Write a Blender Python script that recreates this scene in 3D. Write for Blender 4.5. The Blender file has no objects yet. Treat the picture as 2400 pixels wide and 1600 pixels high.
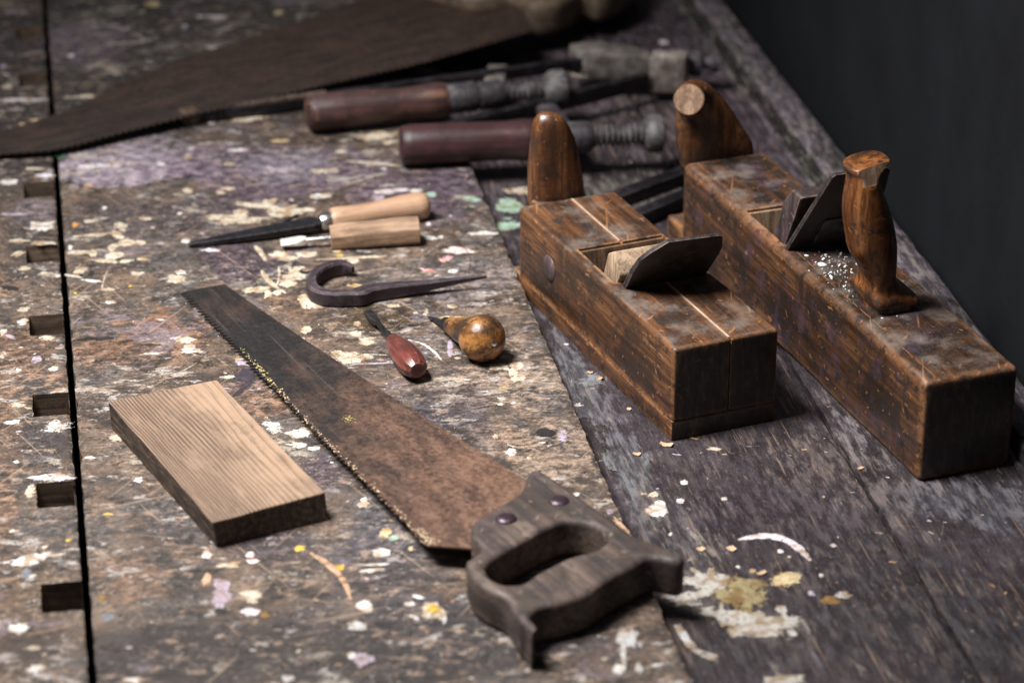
import bpy, bmesh, math, random
import numpy as np
from mathutils import Vector, Matrix, noise as mnoise
random.seed(7)
S = bpy.context.scene
COL = S.collection

# ------------------------------------------------------------------ camera and measuring helpers
F, H, WZ = 6500.0, 0.75, -0.014           # focal length in reference pixels, camera height, level of the tool well
PIT = math.atan2(3137, F)
YAW = math.atan2(1263, math.hypot(F, 3137))

def ray(px, py):
    x = (px - 1200) / F; y = -(py - 800) / F
    d = (x, math.cos(PIT) + y * math.sin(PIT), -math.sin(PIT) + y * math.cos(PIT))
    c, s = math.cos(YAW), math.sin(YAW)
    return Vector((c * d[0] + s * d[1], -s * d[0] + c * d[1], d[2]))

def P(px, py, z=0.0):
    """point of the level z seen at a photo pixel (2400 wide)"""
    d = ray(px, py); t = (z - H) / d.z
    return Vector((0, 0, H)) + d * t

ZS = {'z1': (0, 0, 2.94), 'z2': (800, 0, 2.6133), 'z3': (1500, 0, 2.6133), 'z4': (400, 420, 2.767), 'z5': (1150, 420, 2.376),
      'z6': (1550, 320, 1.8235), 'z7': (0, 850, 2.0911), 'z8': (900, 1000, 2.6138), 'y1': (0, 300, 2.614), 'y2': (1500, 1000, 2.6133),
      'y3': (400, 640, 2.3059), 'y5': (680, 130, 2.4247), 'y6': (1550, 150, 2.5708), 'd': (0, 0, .98), 's': (0, 0, 1.0)}

def Q(t, x, y):
    a, b, s = ZS[t]
    return a + x / s, b + y / s

def PQ(t, x, y, z=0.0):
    return P(*Q(t, x, y), z)

# ------------------------------------------------------------------ node helpers
class M:
    def __init__(s, name):
        s.m = bpy.data.materials.new(name); s.m.use_nodes = True
        s.t = s.m.node_tree; s.t.nodes.clear()
        s.out = s.t.nodes.new('ShaderNodeOutputMaterial')
    def n(s, typ, ins=None, **kw):
        nd = s.t.nodes.new('ShaderNode' + typ)
        for k, v in kw.items(): setattr(nd, k, v)
        for k, v in (ins or {}).items(): s.set(nd.inputs[k], v)
        return nd
    def set(s, sock, v):
        if isinstance(v, bpy.types.NodeSocket): s.t.links.new(v, sock)
        else:
            if sock.type == 'RGBA' and len(v) == 3: v = (*v, 1)
            sock.default_value = v
    def obj(s): return s.n('TexCoord').outputs['Object']
    def map(s, v, scale=(1, 1, 1), rot=(0, 0, 0), loc=(0, 0, 0)):
        return s.n('Mapping', {'Vector': v, 'Scale': scale, 'Rotation': rot, 'Location': loc}).outputs[0]
    def noise(s, v, sc, det=4, ro=.55, dist=0.0):
        return s.n('TexNoise', {'Vector': v, 'Scale': sc, 'Detail': det, 'Roughness': ro, 'Distortion': dist}).outputs['Fac']
    def vor(s, v, sc, feat='F1', out='Distance', rnd=1.0):
        return s.n('TexVoronoi', {'Vector': v, 'Scale': sc, 'Randomness': rnd}, feature=feat).outputs[out]
    def mr(s, v, a, b, c=0.0, d=1.0, smooth=True):
        return s.n('MapRange', {'Value': v, 'From Min': a, 'From Max': b, 'To Min': c, 'To Max': d},
                   interpolation_type='SMOOTHSTEP' if smooth else 'LINEAR').outputs[0]
    def ma(s, op, a, b=0.0, c=None):
        nd = s.t.nodes.new('ShaderNodeMath'); nd.operation = op
        s.set(nd.inputs[0], a); s.set(nd.inputs[1], b)
        if c is not None: s.set(nd.inputs[2], c)
        return nd.outputs[0]
    def mul(s, *a):
        r = a[0]
        for b in a[1:]: r = s.ma('MULTIPLY', r, b)
        return r
    def mix(s, f, a, b, mode='MIX'):
        nd = s.t.nodes.new('ShaderNodeMix'); nd.data_type = 'RGBA'; nd.blend_type = mode
        s.set(nd.inputs[0], f); s.set(nd.inputs[6], a); s.set(nd.inputs[7], b)
        return nd.outputs[2]
    def ramp(s, f, stops):
        nd = s.t.nodes.new('ShaderNodeValToRGB'); e = nd.color_ramp.elements
        while len(e) < len(stops): e.new(.5)
        for i, (p, c) in enumerate(stops): e[i].position = p; e[i].color = (*c, 1)
        s.set(nd.inputs[0], f); return nd.outputs[0]
    def bump(s, h, dist=.0005, st=1.0, normal=None):
        i = {'Height': h, 'Distance': dist, 'Strength': st}
        if normal is not None: i['Normal'] = normal
        return s.n('Bump', i).outputs[0]
    def sep(s, v):
        return s.n('SeparateXYZ', {'Vector': v}).outputs
    def edge(s, r=.003, lo=.02, hi=.25):
        """1 on worn outer edges (rounded normal differs from the true one)"""
        g = s.n('NewGeometry').outputs['Normal']
        b = s.n('Bevel', {'Radius': r}, samples=4).outputs[0]
        d = s.n('VectorMath', {0: g, 1: b}, operation='DOT_PRODUCT').outputs['Value']
        return s.mr(s.ma('SUBTRACT', 1.0, d), lo, hi)
    def end(s, col, rough=.6, normal=None, metal=0.0, spec=.5, alpha=None, **kw):
        i = {'Base Color': col, 'Roughness': rough, 'Metallic': metal, 'Specular IOR Level': spec}
        if normal is not None: i['Normal'] = normal
        if alpha is not None: i['Alpha'] = alpha
        i.update(kw)
        b = s.n('BsdfPrincipled', i)
        s.t.links.new(b.outputs[0], s.out.inputs[0])
        return s.m

def scratch(m, v, ang, sc, stretch, lo, hi, seed=0.0):
    """short straight line fragments in one direction"""
    w = m.map(v, (1, 1, 1), (0, 0, ang), (seed, seed * 1.7, seed * .3))
    w = m.map(w, (stretch, 1, 1))
    return m.mr(m.noise(w, sc, 2, .5, .1), lo, hi)

def bench_mat(name, kind):
    m = M(name); v = m.obj(); well = kind == 'well'; rail = kind == 'rail'
    va = m.map(v, (1.0, .22, 1.0)) if well or rail else m.map(v, (.72, 1.0, 1.0))
    nz = lambda sc, det, ro, k, vv=None: m.noise(m.map(vv or va, (1, 1, 1), (0, 0, .13 * k), (k * 1.7, k * .9, k * .3)), sc, det, ro)
    big = m.noise(v, 8, 4, .6); mid = m.noise(v, 34, 9, .72, .3); grain = nz(150, 9, .74, 1) if not (well or rail) else nz(240, 6, .62, 1); fine = nz(420, 7, .74, 2); ff = m.noise(v, 1150, 4, .75)
    at = m.n('Attribute', attribute_name='stain'); sc, sa = at.outputs['Color'], at.outputs['Alpha']
    if well:
        base = m.ramp(mid, [(.36, (.015, .011, .0135)), (.47, (.026, .0190, .0240)), (.55, (.039, .0295, .0365)), (.66, (.064, .053, .061))]); tan = (.25, .165, .115)
    elif rail:
        base = m.ramp(mid, [(.36, (.026, .023, .022)), (.47, (.058, .050, .048)), (.55, (.090, .078, .078)), (.66, (.12, .108, .105))]); tan = (.18, .16, .12)
    else:
        base = m.ramp(mid, [(.35, (.017, .014, .013)), (.45, (.046, .033, .026)), (.54, (.105, .070, .049)), (.66, (.20, .135, .095))]); tan = (.31, .205, .14)
    # grey film of trodden-in dirt
    gm = m.mul(m.mr(big, .42, .58), m.mr(m.noise(m.map(v, (1, 1, 1), (0, 0, 0), (5, 1, 0)), 60, 8, .75), .42, .54))
    base = m.mix(m.mul(gm, .75 if not well else .14), base, m.ramp(grain, [(.38, (.022, .021, .021)), (.62, (.13, .12, .118) if not well else (.085, .080, .083))]))
    # stains, broken up by grain and wear
    sm = m.ma('ADD', m.ma('MULTIPLY', sa, 1.35), m.ma('ADD', m.ma('MULTIPLY', m.ma('SUBTRACT', mid, .5), 2.4), m.ma('MULTIPLY', m.ma('SUBTRACT', grain, .5), 1.9)))
    sm = m.mul(m.mr(sm, .34, .66), m.mr(sa, 0, .10))
    st = m.mix(m.mr(grain, .44, .60), m.mix(1.0, sc, (.45, .43, .45), 'MULTIPLY'), m.mix(1.0, sc, (1.35, 1.3, 1.3) if not (well or rail) else (1.12, 1.1, 1.1), 'MULTIPLY'))
    base = m.mix(m.mul(sm, .88), base, st)
    # bare wood rubbed through, in streaks
    rb = m.mul(m.mr(grain, .535, .60), m.mr(m.noise(v, 21, 5, .65), .45, .58))
    base = m.mix(m.mul(rb, .62 if not well else .14), base, tan)
    # black grime in the low spots
    dk = m.mr(nz(95, 9, .76, 3), .465, .40)
    base = m.mix(m.mul(dk, .86 if not (well or rail) else .30), base, (.0125, .0110, .0110))
    dk = m.mr(fine, .455, .39)
    base = m.mix(m.mul(dk, .80 if not (well or rail) else .60), base, (.012, .0105, .0105))
    # layered, half-scraped smears of old off-white and mauve paint
    if not rail:
        for k, (s0, thr, msk, c1, op) in enumerate(((46, .565, .50, (.44, .39, .33), .80), (80, .585, .48, (.48, .45, .43), .80), (38, .56, .52, (.20, .165, .20), .70), (120, .60, .46, (.40, .30, .23), .75))):
            thr -= .010; msk -= .02
            if well: thr += .060
            w = nz(s0, 10, .74, 5 + 2.3 * k, m.map(v, (.55, 1, 1), (0, 0, .1 * k)) if not well else None)
            w = m.mul(m.mr(w, thr, thr + .022), m.mr(m.noise(m.map(v, (1, 1, 1), (0, 0, 0), (k * 3.1, 2, 0)), 11, 4, .6), msk, msk + .08), m.mr(ff, .36, .50))
            base = m.mix(m.mul(w, op if not well else op * .5), base, m.mix(m.mr(fine, .44, .56), m.mix(1.0, c1, (.6, .55, .5), 'MULTIPLY'), c1))
    # flecks: bright chips, bare specks, pinholes
    fl = m.mul(m.mr(fine, .575, .615), m.mr(m.noise(v, 30, 4, .6), .44, .56))
    base = m.mix(m.mul(fl, .75 if not well else .38), base, m.mix(m.mr(mid, .45, .55), tan, (.36, .32, .29) if not well else (.22, .19, .19)))
    base = m.mix(m.mul(m.mr(ff, .455, .37), .75), base, m.mix(1.0, base, (.28, .26, .26), 'MULTIPLY'))
    base = m.mix(m.mul(m.mr(ff, .585, .65), .5), base, tan)
    dirs = [(1.57, 330, .03, .685, .72, .3), (1.60, 500, .04, .69, .73, 2.3)] if well or rail else \
           [(.35, 400, .035, .69, .72, .3), (2.2, 430, .03, .695, .725, 1.3), (1.15, 390, .03, .695, .725, 2.1), (-.25, 360, .03, .69, .72, 5.7)]
    for (a, s_, stc, lo, hi, sd) in dirs:
        base = m.mix(m.mul(scratch(m, v, a, s_, stc, lo, hi, sd), .5), base, tan)
    if well or rail:
        pl = m.mr(m.noise(m.map(v, (1, .03, 1)), 420, 5, .65), .49, .40)
        base = m.mix(m.mul(pl, .36), base, (.012, .010, .012))
        pl = m.mul(m.mr(m.noise(m.map(v, (1, .05, 1), (0, 0, 0), (4, 2, 0)), 520, 4, .65), .57, .63), m.mr(m.noise(v, 26, 4, .6), .48, .58))
        base = m.mix(m.mul(pl, .40), base, tan)
    h = m.ma('ADD', m.ma('MULTIPLY', grain, .7), m.ma('ADD', m.ma('MULTIPLY', mid, .5), m.ma('MULTIPLY', fine, .5)))
    return m.end(base, m.mr(grain, .4, .6, .42, .82), m.bump(h, .0014, .8), spec=.35)

def paint_mat():
    m = M('dried_paint'); v = m.obj()
    at = m.n('Attribute', attribute_name='stain'); c, a = at.outputs['Color'], at.outputs['Alpha']
    n1 = m.noise(v, 520, 7, .7); n2 = m.noise(m.map(v, (.5, 1, 1), (0, 0, .3)), 190, 6, .7); n3 = m.noise(v, 85, 4, .6)
    nn = m.ma('ADD', m.mul(n1, .30), m.ma('ADD', m.mul(n2, .38), m.mul(n3, .32)))
    nn = m.ma('MULTIPLY_ADD', m.ma('SUBTRACT', nn, .5), 1.9, .5)
    th = m.ma('SUBTRACT', .80, m.mul(a, .52))
    al = m.mr(m.ma('SUBTRACT', nn, th), -.015, .025)
    col = m.mix(m.mr(m.noise(v, 130, 8, .72), .47, .60), c, m.mix(1.0, c, (.58, .43, .29), 'MULTIPLY'))
    col = m.mix(m.mr(n1, .47, .38), col, m.mix(1.0, c, (.30, .25, .22), 'MULTIPLY'))
    col = m.mix(m.mr(n2, .60, .66), col, (.06, .045, .036))
    return m.end(col, .55, m.bump(nn, .0006, .6), alpha=al, spec=.4)

def old_wood(name, c_dark, c_mid, c_lite, grime=.5, wear=(.40, .20, .080), wear_amt=.8, axis=1, gscale=70, rough=(.32, .62), endgrain=True,
             purple=0.0, dust=0.0, scratches=True, pits=.6, spec=.5, rub=0.0, er=.0035, elo=.015, ehi=.14):
    """oiled or varnished wood handled for decades; grain along the local axis"""
    m = M(name); v = m.obj()
    st = [1.0, 1.0, 1.0]; st[axis] = .055
    vg = m.map(v, tuple(st))
    g = m.noise(vg, gscale, 8, .68, .6); gf = m.noise(vg, gscale * 5, 5, .65)
    col = m.ramp(g, [(.37, c_dark), (.49, c_mid), (.64, c_lite)])
    col = m.mix(m.mul(m.mr(gf, .50, .40), .75), col, c_dark)
    big = m.noise(v, 26, 7, .68, .5)
    col = m.mix(m.mul(m.mr(big, .47, .60), grime), col, (.018, .012, .009))
    bl = m.noise(m.map(v, (1, .8, 1), (0, 0, 0), (4, 2, 1)), 85, 9, .75)
    col = m.mix(m.mul(m.mr(bl, .53, .60), grime), col, (.010, .008, .008))
    if purple:
        pm = m.mr(m.noise(m.map(v, (1, 1, 1), (0, 0, 0), (9, 5, 2)), 40, 6, .65), .50, .68)
        col = m.mix(m.mul(pm, purple), col, (.085, .050, .078))
    geo = m.n('NewGeometry').outputs['Normal']
    on = m.n('VectorTransform', {'Vector': geo}, vector_type='NORMAL', convert_from='WORLD', convert_to='OBJECT').outputs[0]
    ox, oy, oz = m.sep(on)
    if endgrain:
        e = m.mr(m.ma('ABSOLUTE', (ox, oy, oz)[axis]), .75, .95)
        rings = m.noise(m.map(v, (1, 1, .25), (0, .5, 0)), 260, 5, .6)
        ec = m.ramp(rings, [(.40, (.008, .0068, .006)), (.52, (.018, .0135, .0105)), (.64, (.042, .028, .019))])
        bl_ = e
        col = m.mix(m.mul(e, .95), col, ec)
    if scratches:
        for a, sd in ((.9, 1.0), (-.5, 3.3), (1.9, 6.1)):
            w = m.map(v, (1, 1, 1), (a, a * .6, a), (sd, sd, sd))
            s_ = m.mr(m.noise(m.map(w, (1, .04, 1)), 260, 2, .5), .69, .73)
            col = m.mix(m.mul(s_, m.ma('SUBTRACT', .45, m.mul(e, .35)) if endgrain else .45), col, wear)
        s_ = m.mr(m.noise(m.map(vg, (1, 1, 1), (0, 0, 0), (5, 1, 5)), 240, 3, .6), .66, .72)
        col = m.mix(m.mul(s_, .8), col, (.012, .009, .008))
    ed = m.edge(er, elo, ehi)
    ed = m.mul(ed, m.mr(m.noise(v, 110, 8, .75), .40, .54), wear_amt)
    if endgrain: ed = m.mul(ed, m.ma('SUBTRACT', 1.0, m.mul(m.mr(m.ma('ABSOLUTE', (ox, oy, oz)[axis]), .80, .95), .75)))
    col = m.mix(ed, col, wear)
    if rub:
        rm = m.mul(m.mr(m.noise(m.map(vg, (1, 1, 1), (0, 0, 0), (2, 2, 7)), 42, 8, .75), .50, .60), rub)
        col = m.mix(rm, col, wear)
    if dust:
        d = m.mul(m.mr(oz, .75, .95), m.mr(m.noise(m.map(v, (1, 1, 1), (0, 0, 0), (2, 8, 0)), 45, 7, .65), .46, .70), dust)
        d2 = m.mul(m.mr(oz, .75, .95), m.mr(m.noise(v, 1500, 2, .5), .62, .72), min(1, dust * 1.2))
        col = m.mix(m.ma('MAXIMUM', d, d2), col, (.26, .22, .19))
    h = m.ma('ADD', m.mul(g, .5), m.ma('ADD', m.mul(gf, .35), m.mul(bl, .6)))
    ro = m.ma('ADD', m.mr(bl, .35, .7, rough[0], rough[1]), m.mul(m.mr(gf, .6, .4), .1))
    return m.end(col, ro, m.bump(h, .0009, .55), spec=spec)

def iron_mat(name, c1, c2, c3, sc=120, metal=.35, rough=(.42, .75), purple=0.0, bumpd=.0006, aniso=(1, 1, 1)):
    m = M(name); v = m.obj(); va = m.map(v, aniso)
    n1 = m.noise(va, sc, 8, .72, .3); n2 = m.noise(v, sc * .22, 5, .6); n3 = m.noise(v, sc * 5, 4, .65)
    col = m.ramp(n1, [(.34, c1), (.52, c2), (.70, c3)])
    col = m.mix(m.mul(m.mr(n2, .42, .62), .6), col, c1)
    col = m.mix(m.mul(m.mr(n3, .60, .72), .35), col, c3)
    if purple: col = m.mix(m.mul(m.mr(m.noise(v, sc * .4, 5, .65), .42, .6), purple), col, (.052, .031, .050))
    ed = m.mul(m.edge(.0016, .01, .14), m.mr(n1, .36, .55), .8)
    col = m.mix(ed, col, (.20, .165, .155))
    h = m.ma('ADD', m.mul(n1, .7), m.mul(n3, .4))
    return m.end(col, m.mr(n1, .3, .7, rough[0], rough[1]), m.bump(h, bumpd, .7), metal=metal)

def saw_mat(name, bare, rust, dark, shift, fore=True):
    """old saw plate: dark by the tip and along the teeth, rusted towards the handle (local x runs from tip to heel, y from teeth to back)"""
    m = M(name); v = m.obj(); x, y, z = m.sep(v)
    n1 = m.noise(v, 330, 7, .75); n2 = m.noise(v, 45, 6, .65); n3 = m.noise(m.map(v, (.12, 1, 1)), 190, 5, .65)
    r = m.ma('ADD', m.mr(x, shift[0], shift[1], -.30, .42, False), m.mr(y, .015, .055, -.16, .12, False))
    r = m.ma('ADD', r, m.mul(m.ma('SUBTRACT', n2, .5), 1.3))
    rm = m.mr(r, -.38, .46)
    n4 = m.noise(m.map(v, (.25, 1, 1), (0, 0, 0), (2, 5, 1)), 110, 8, .72)
    rc = m.ramp(m.ma('ADD', m.mul(n1, .5), m.mul(n4, .5)), [(.38, (rust[0] * .22, rust[1] * .22, rust[2] * .24)), (.48, (rust[0] * .58, rust[1] * .55, rust[2] * .55)), (.58, rust)])
    bc = m.ramp(n3, [(.32, dark), (.55, bare), (.75, (bare[0] * 2.1, bare[1] * 2.0, bare[2] * 2.0))])
    col = m.mix(rm, bc, rc)
    sp = m.mul(m.mr(m.noise(m.map(v, (.5, 1, 1), (0, 0, 0), (8, 1, 0)), 30, 8, .72), .52, .66), .13 if fore else .45)
    col = m.mix(sp, col, (rust[0] * 1.15, rust[1] * 1.0, rust[2] * .95))
    sp = m.mul(m.mr(m.noise(m.map(v, (.6, 1, 1), (0, 0, 0), (1, 6, 0)), 38, 9, .74), .52, .66), .42)
    col = m.mix(sp, col, dark)
    s_ = m.mr(m.noise(m.map(v, (.02, 1, 1), (0, 0, .12)), 420, 2, .5), .66, .71)
    col = m.mix(m.mul(s_, .14), col, (.20, .16, .14))
    s2 = m.mr(m.noise(m.map(v, (1, 1, 1), (0, 0, 0), (3, 3, 0)), 900, 2, .5), .70, .74)
    col = m.mix(m.mul(s2, .5), col, (.30, .25, .21))
    return m.end(col, m.mr(n1, .3, .7, .42, .70), m.bump(m.ma('ADD', n1, m.mul(n3, .5)), .0004, .55), metal=.25, spec=.45)

def plain(name, col, rough=.6, metal=0.0, var=.35, sc=150, bump=.0003):
    m = M(name); v = m.obj(); n = m.noise(v, sc, 6, .65)
    lo = tuple(c * (1 - var) for c in col); hi = tuple(min(.9, c * (1 + var)) for c in col)
    return m.end(m.ramp(n, [(.3, lo), (.7, hi)]), m.mr(n, .3, .7, rough * .85, min(1, rough * 1.15)), m.bump(n, bump, .6), metal=metal)

def board_mat():
    m = M('weathered_softwood'); v = m.obj(); x, y, z = m.sep(v)
    s_ = m.ma('DIVIDE', x, .068)
    w = m.noise(m.map(v, (1, .16, 1)), 24, 3, .5)
    w2 = m.noise(m.map(v, (1, .30, 1), (0, 0, 0), (3, 1, 0)), 55, 3, .5)
    bulge = m.mul(m.ma('SUBTRACT', w, .5), m.mr(s_, .2, 1.0, .05, .50))
    u = m.ma('ADD', s_, m.ma('ADD', bulge, m.mul(m.ma('SUBTRACT', w2, .5), .05)))
    ph = m.ma('SUBTRACT', m.mul(u, 250.0), m.mul(u, u, 108.0))
    band = m.ma('MULTIPLY_ADD', m.ma('SINE', ph), .5, .5)
    gf = m.noise(m.map(v, (1, .03, 1)), 900, 4, .6); big = m.noise(v, 28, 5, .6)
    late = m.mul(m.mr(band, .50, .92), m.mr(m.noise(m.map(v, (1, .2, 1)), 110, 7, .7), .34, .52))
    col = m.ramp(gf, [(.3, (.115, .076, .054)), (.7, (.245, .164, .111))])
    col = m.mix(m.mul(late, .88), col, (.070, .044, .029))
    col = m.mix(m.mul(m.mr(big, .46, .68), .55), col, (.16, .105, .072))
    pale = m.mul(m.mr(x, .012, .05), m.mr(m.noise(m.map(v, (1, .6, 1), (0, 0, 0), (1, 4, 2)), 22, 5, .6), .40, .60))
    col = m.mix(m.mul(pale, .55), col, (.37, .245, .16))
    st = m.mul(m.mr(m.noise(m.map(v, (1, .5, 1), (0, 0, 0), (6, 2, 1)), 42, 7, .7), .60, .72), .55)
    col = m.mix(st, col, (.060, .042, .034))
    fl = m.mr(m.noise(v, 700, 3, .6), .66, .74)
    col = m.mix(m.mul(fl, .4), col, (.07, .05, .04))
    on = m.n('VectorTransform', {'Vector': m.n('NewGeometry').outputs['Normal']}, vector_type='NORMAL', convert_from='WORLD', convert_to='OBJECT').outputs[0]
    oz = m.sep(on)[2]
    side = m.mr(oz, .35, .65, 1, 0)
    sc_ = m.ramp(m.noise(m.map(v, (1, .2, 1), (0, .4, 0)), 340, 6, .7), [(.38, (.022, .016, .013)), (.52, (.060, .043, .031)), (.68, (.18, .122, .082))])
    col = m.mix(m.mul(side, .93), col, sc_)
    ed = m.mul(m.edge(.0012, .03, .25), m.mr(m.noise(v, 140, 5, .7), .4, .58), .7)
    col = m.mix(ed, col, (.34, .225, .14))
    h = m.ma('ADD', m.mul(late, -.7), m.mul(gf, .3))
    return m.end(col, .72, m.bump(h, .0010, .7), spec=.3)

def cloth_mat():
    m = M('black_backdrop_fabric'); v = m.obj(); x, y, z = m.sep(v)
    n = m.noise(v, 16, 6, .6); n2 = m.noise(m.map(v, (1, 1, .2)), 260, 4, .6)
    col = m.ramp(n, [(.3, (.0068, .0073, .0088)), (.7, (.0108, .0118, .0142))])
    lint = m.mr(m.noise(v, 620, 2, .5), .735, .77)
    col = m.mix(m.mul(lint, .35), col, (.09, .09, .095))
    wv = m.ma('MULTIPLY_ADD', m.ma('SINE', m.mul(z, 3300.0)), .5, .5)
    h = m.ma('ADD', m.mul(n2, .6), m.mul(wv, .35))
    return m.end(col, .9, m.bump(h, .0005, .5), spec=.15)

MAT = {}
MAT['bench'] = bench_mat('paint_spattered_bench_wood', 'top')
MAT['well'] = bench_mat('purple_stained_well_boards', 'well')
MAT['rail'] = bench_mat('grey_worn_rail_wood', 'rail')
MAT['paint'] = paint_mat()
MAT['gap'] = plain('dark_gap', (.010, .009, .009), .9)
MAT['slotwood'] = old_wood('slot_wood', (.055, .036, .024), (.14, .092, .060), (.24, .165, .11), grime=.5, endgrain=False, axis=0, dust=0, rough=(.6, .9), scratches=False)
MAT['planeA'] = old_wood('oiled_beech_short_plane', (.026, .0115, .006), (.090, .037, .0155), (.195, .086, .035), grime=.74, wear=(.42, .195, .082), wear_amt=.90, dust=.42, er=.005, elo=.008, ehi=.12, rough=(.26, .55))
MAT['planeB'] = old_wood('oiled_beech_long_plane', (.020, .010, .006), (.068, .030, .0140), (.150, .068, .029), grime=.86, wear=(.42, .19, .078), wear_amt=1.0, purple=.45, dust=.50, er=.008, elo=.006, ehi=.10, rough=(.26, .55))
MAT['horn'] = old_wood('polished_horn_wood', (.040, .015, .006), (.145, .055, .019), (.25, .105, .037), grime=.70, wear=(.40, .20, .085), wear_amt=.4, axis=2, gscale=55, rough=(.20, .45), endgrain=False, pits=1)
MAT['handleB'] = old_wood('polished_handle_wood', (.036, .012, .005), (.135, .046, .0135), (.25, .094, .028), grime=.75, wear=(.36, .18, .07), wear_amt=.3, axis=2, gscale=55, rough=(.18, .38), endgrain=False)
MAT['rawcut'] = old_wood('sawn_wood_end', (.17, .095, .055), (.33, .20, .125), (.44, .29, .185), grime=.25, wear_amt=.3, axis=2, gscale=160, rough=(.6, .9), endgrain=False, scratches=False)
MAT['wedge'] = old_wood('pale_wedge_wood', (.20, .125, .075), (.36, .245, .155), (.46, .33, .22), grime=.35, wear=(.5, .36, .24), axis=2, gscale=120, rough=(.6, .85), endgrain=False, scratches=False)
MAT['wedgedark'] = old_wood('dark_wedge_wood', (.020, .013, .013), (.060, .040, .040), (.11, .075, .07), grime=.6, wear=(.22, .15, .12), axis=2, purple=.6, endgrain=False)
MAT['throat'] = old_wood('inner_throat_wood', (.16, .095, .055), (.36, .235, .145), (.46, .32, .21), grime=.25, wear_amt=.3, axis=2, gscale=90, rough=(.6, .85), endgrain=False)
MAT['throatA'] = old_wood('brown_throat_wood', (.065, .034, .018), (.16, .090, .048), (.24, .145, .085), grime=.5, wear_amt=.3, axis=2, gscale=90, rough=(.6, .85), endgrain=False)  # short plane's throat lining: wood of a darker brown than the wedge
MAT['strip'] = plain('glue_strip', (.36, .27, .20), .8, var=.3, sc=260)
MAT['iron'] = iron_mat('dark_plane_iron', (.020, .0155, .0145), (.048, .036, .032), (.105, .080, .070), sc=130, rough=(.45, .7))
MAT['irongrey'] = iron_mat('dull_grey_iron', (.040, .037, .037), (.120, .112, .110), (.25, .235, .23), sc=150, metal=.45)
MAT['hook'] = iron_mat('purple_black_iron', (.020, .014, .015), (.050, .035, .040), (.105, .078, .080), sc=160, purple=.45, bumpd=.0010)
MAT['clampiron'] = iron_mat('clamp_iron_with_paint', (.030, .027, .029), (.100, .090, .096), (.23, .21, .22), sc=110, metal=.4, purple=.35)
MAT['darkbar'] = iron_mat('black_steel_bar', (.010, .009, .011), (.020, .018, .021), (.050, .045, .055), sc=100, metal=.5, rough=(.30, .5))
MAT['jaw'] = iron_mat('paint_crusted_jaw', (.050, .034, .024), (.26, .22, .195), (.58, .55, .53), sc=75, metal=.1, bumpd=.001)
MAT['jawarm'] = iron_mat('scuffed_jaw_arm', (.034, .026, .022), (.14, .12, .108), (.36, .335, .32), sc=70, metal=.15, bumpd=.001)
MAT['rustbar'] = iron_mat('rusted_bar', (.028, .018, .012), (.10, .060, .036), (.22, .14, .085), sc=200, metal=.25)
MAT['redhandle'] = old_wood('worn_red_varnish', (.034, .015, .014), (.066, .027, .025), (.110, .052, .042), grime=.5, wear=(.27, .135, .080), rub=.65, wear_amt=.6, axis=0, gscale=45, rough=(.35, .55), endgrain=False)
MAT['reddark'] = old_wood('dark_red_varnish', (.030, .011, .013), (.050, .018, .020), (.072, .029, .030), grime=.4, wear=(.15, .06, .05), rub=.3, wear_amt=.4, axis=0, gscale=45, rough=(.28, .45), endgrain=False, scratches=False)
MAT['redsmall'] = old_wood('crimson_lacquer', (.060, .014, .012), (.115, .028, .022), (.17, .050, .038), grime=.35, wear=(.26, .10, .075), wear_amt=.5, axis=0, gscale=60, rough=(.2, .4), endgrain=False)
MAT['beech'] = old_wood('smooth_beech', (.28, .155, .090), (.43, .262, .162), (.53, .355, .235), grime=.12, wear=(.6, .42, .27), wear_amt=.2, axis=0, gscale=45, rough=(.28, .45), endgrain=False, scratches=False)
MAT['roughwood'] = old_wood('rough_whittled_wood', (.18, .105, .062), (.33, .21, .13), (.43, .29, .185), grime=.20, wear=(.5, .34, .22), wear_amt=.4, axis=0, gscale=110, rough=(.7, .9), endgrain=False, scratches=False)
MAT['ball'] = old_wood('worn_ball_varnish', (.075, .026, .008), (.27, .115, .032), (.43, .20, .062), grime=.82, wear=(.42, .21, .08), wear_amt=.3, axis=0, gscale=38, rough=(.16, .38), endgrain=False)
MAT['sawhandle'] = old_wood('grey_weathered_handle', (.032, .021, .017), (.078, .053, .041), (.148, .104, .081), grime=.60, wear=(.24, .175, .14), wear_amt=.5, axis=1, gscale=75, rough=(.5, .75), endgrain=False, purple=.22)
MAT['palehandle'] = old_wood('pale_old_handle', (.060, .041, .027), (.130, .088, .056), (.20, .145, .096), grime=.45, wear=(.38, .29, .2), wear_amt=.4, axis=0, gscale=45, rough=(.5, .75), endgrain=False)
MAT['steel'] = plain('bright_steel', (.62, .61, .60), .28, 1.0, .15)
MAT['darksteel'] = iron_mat('blued_steel', (.020, .019, .020), (.045, .043, .045), (.10, .095, .095), sc=200, metal=.7, rough=(.25, .45))
MAT['whitetip'] = plain('bright_ground_tip', (.74, .71, .66), .38, .35, .2, 500)
MAT['file'] = iron_mat('black_file_steel', (.012, .012, .014), (.022, .022, .026), (.045, .044, .05), sc=260, metal=.55, rough=(.35, .5))
MAT['sawdust'] = plain('clogged_sawdust', (.42, .31, .20), .9, 0, .5, 500, .0008)
MAT['yellowdust'] = plain('yellow_paint_dust', (.33, .27, .075), .9, 0, .5, 500, .0008)
MAT['chip'] = plain('fresh_wood_chip', (.50, .33, .21), .75, 0, .3, 220)
MAT['flake'] = plain('white_paint_flake', (.74, .74, .72), .6, 0, .12, 300)
MAT['screw'] = iron_mat('purple_brown_screw', (.035, .022, .028), (.085, .055, .070), (.15, .10, .125), sc=120, metal=.6, rough=(.25, .45), purple=.4)
MAT['saw'] = saw_mat('old_saw_plate', (.015, .0125, .012), (.178, .100, .066), (.010, .0085, .008), (.10, .36))
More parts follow.
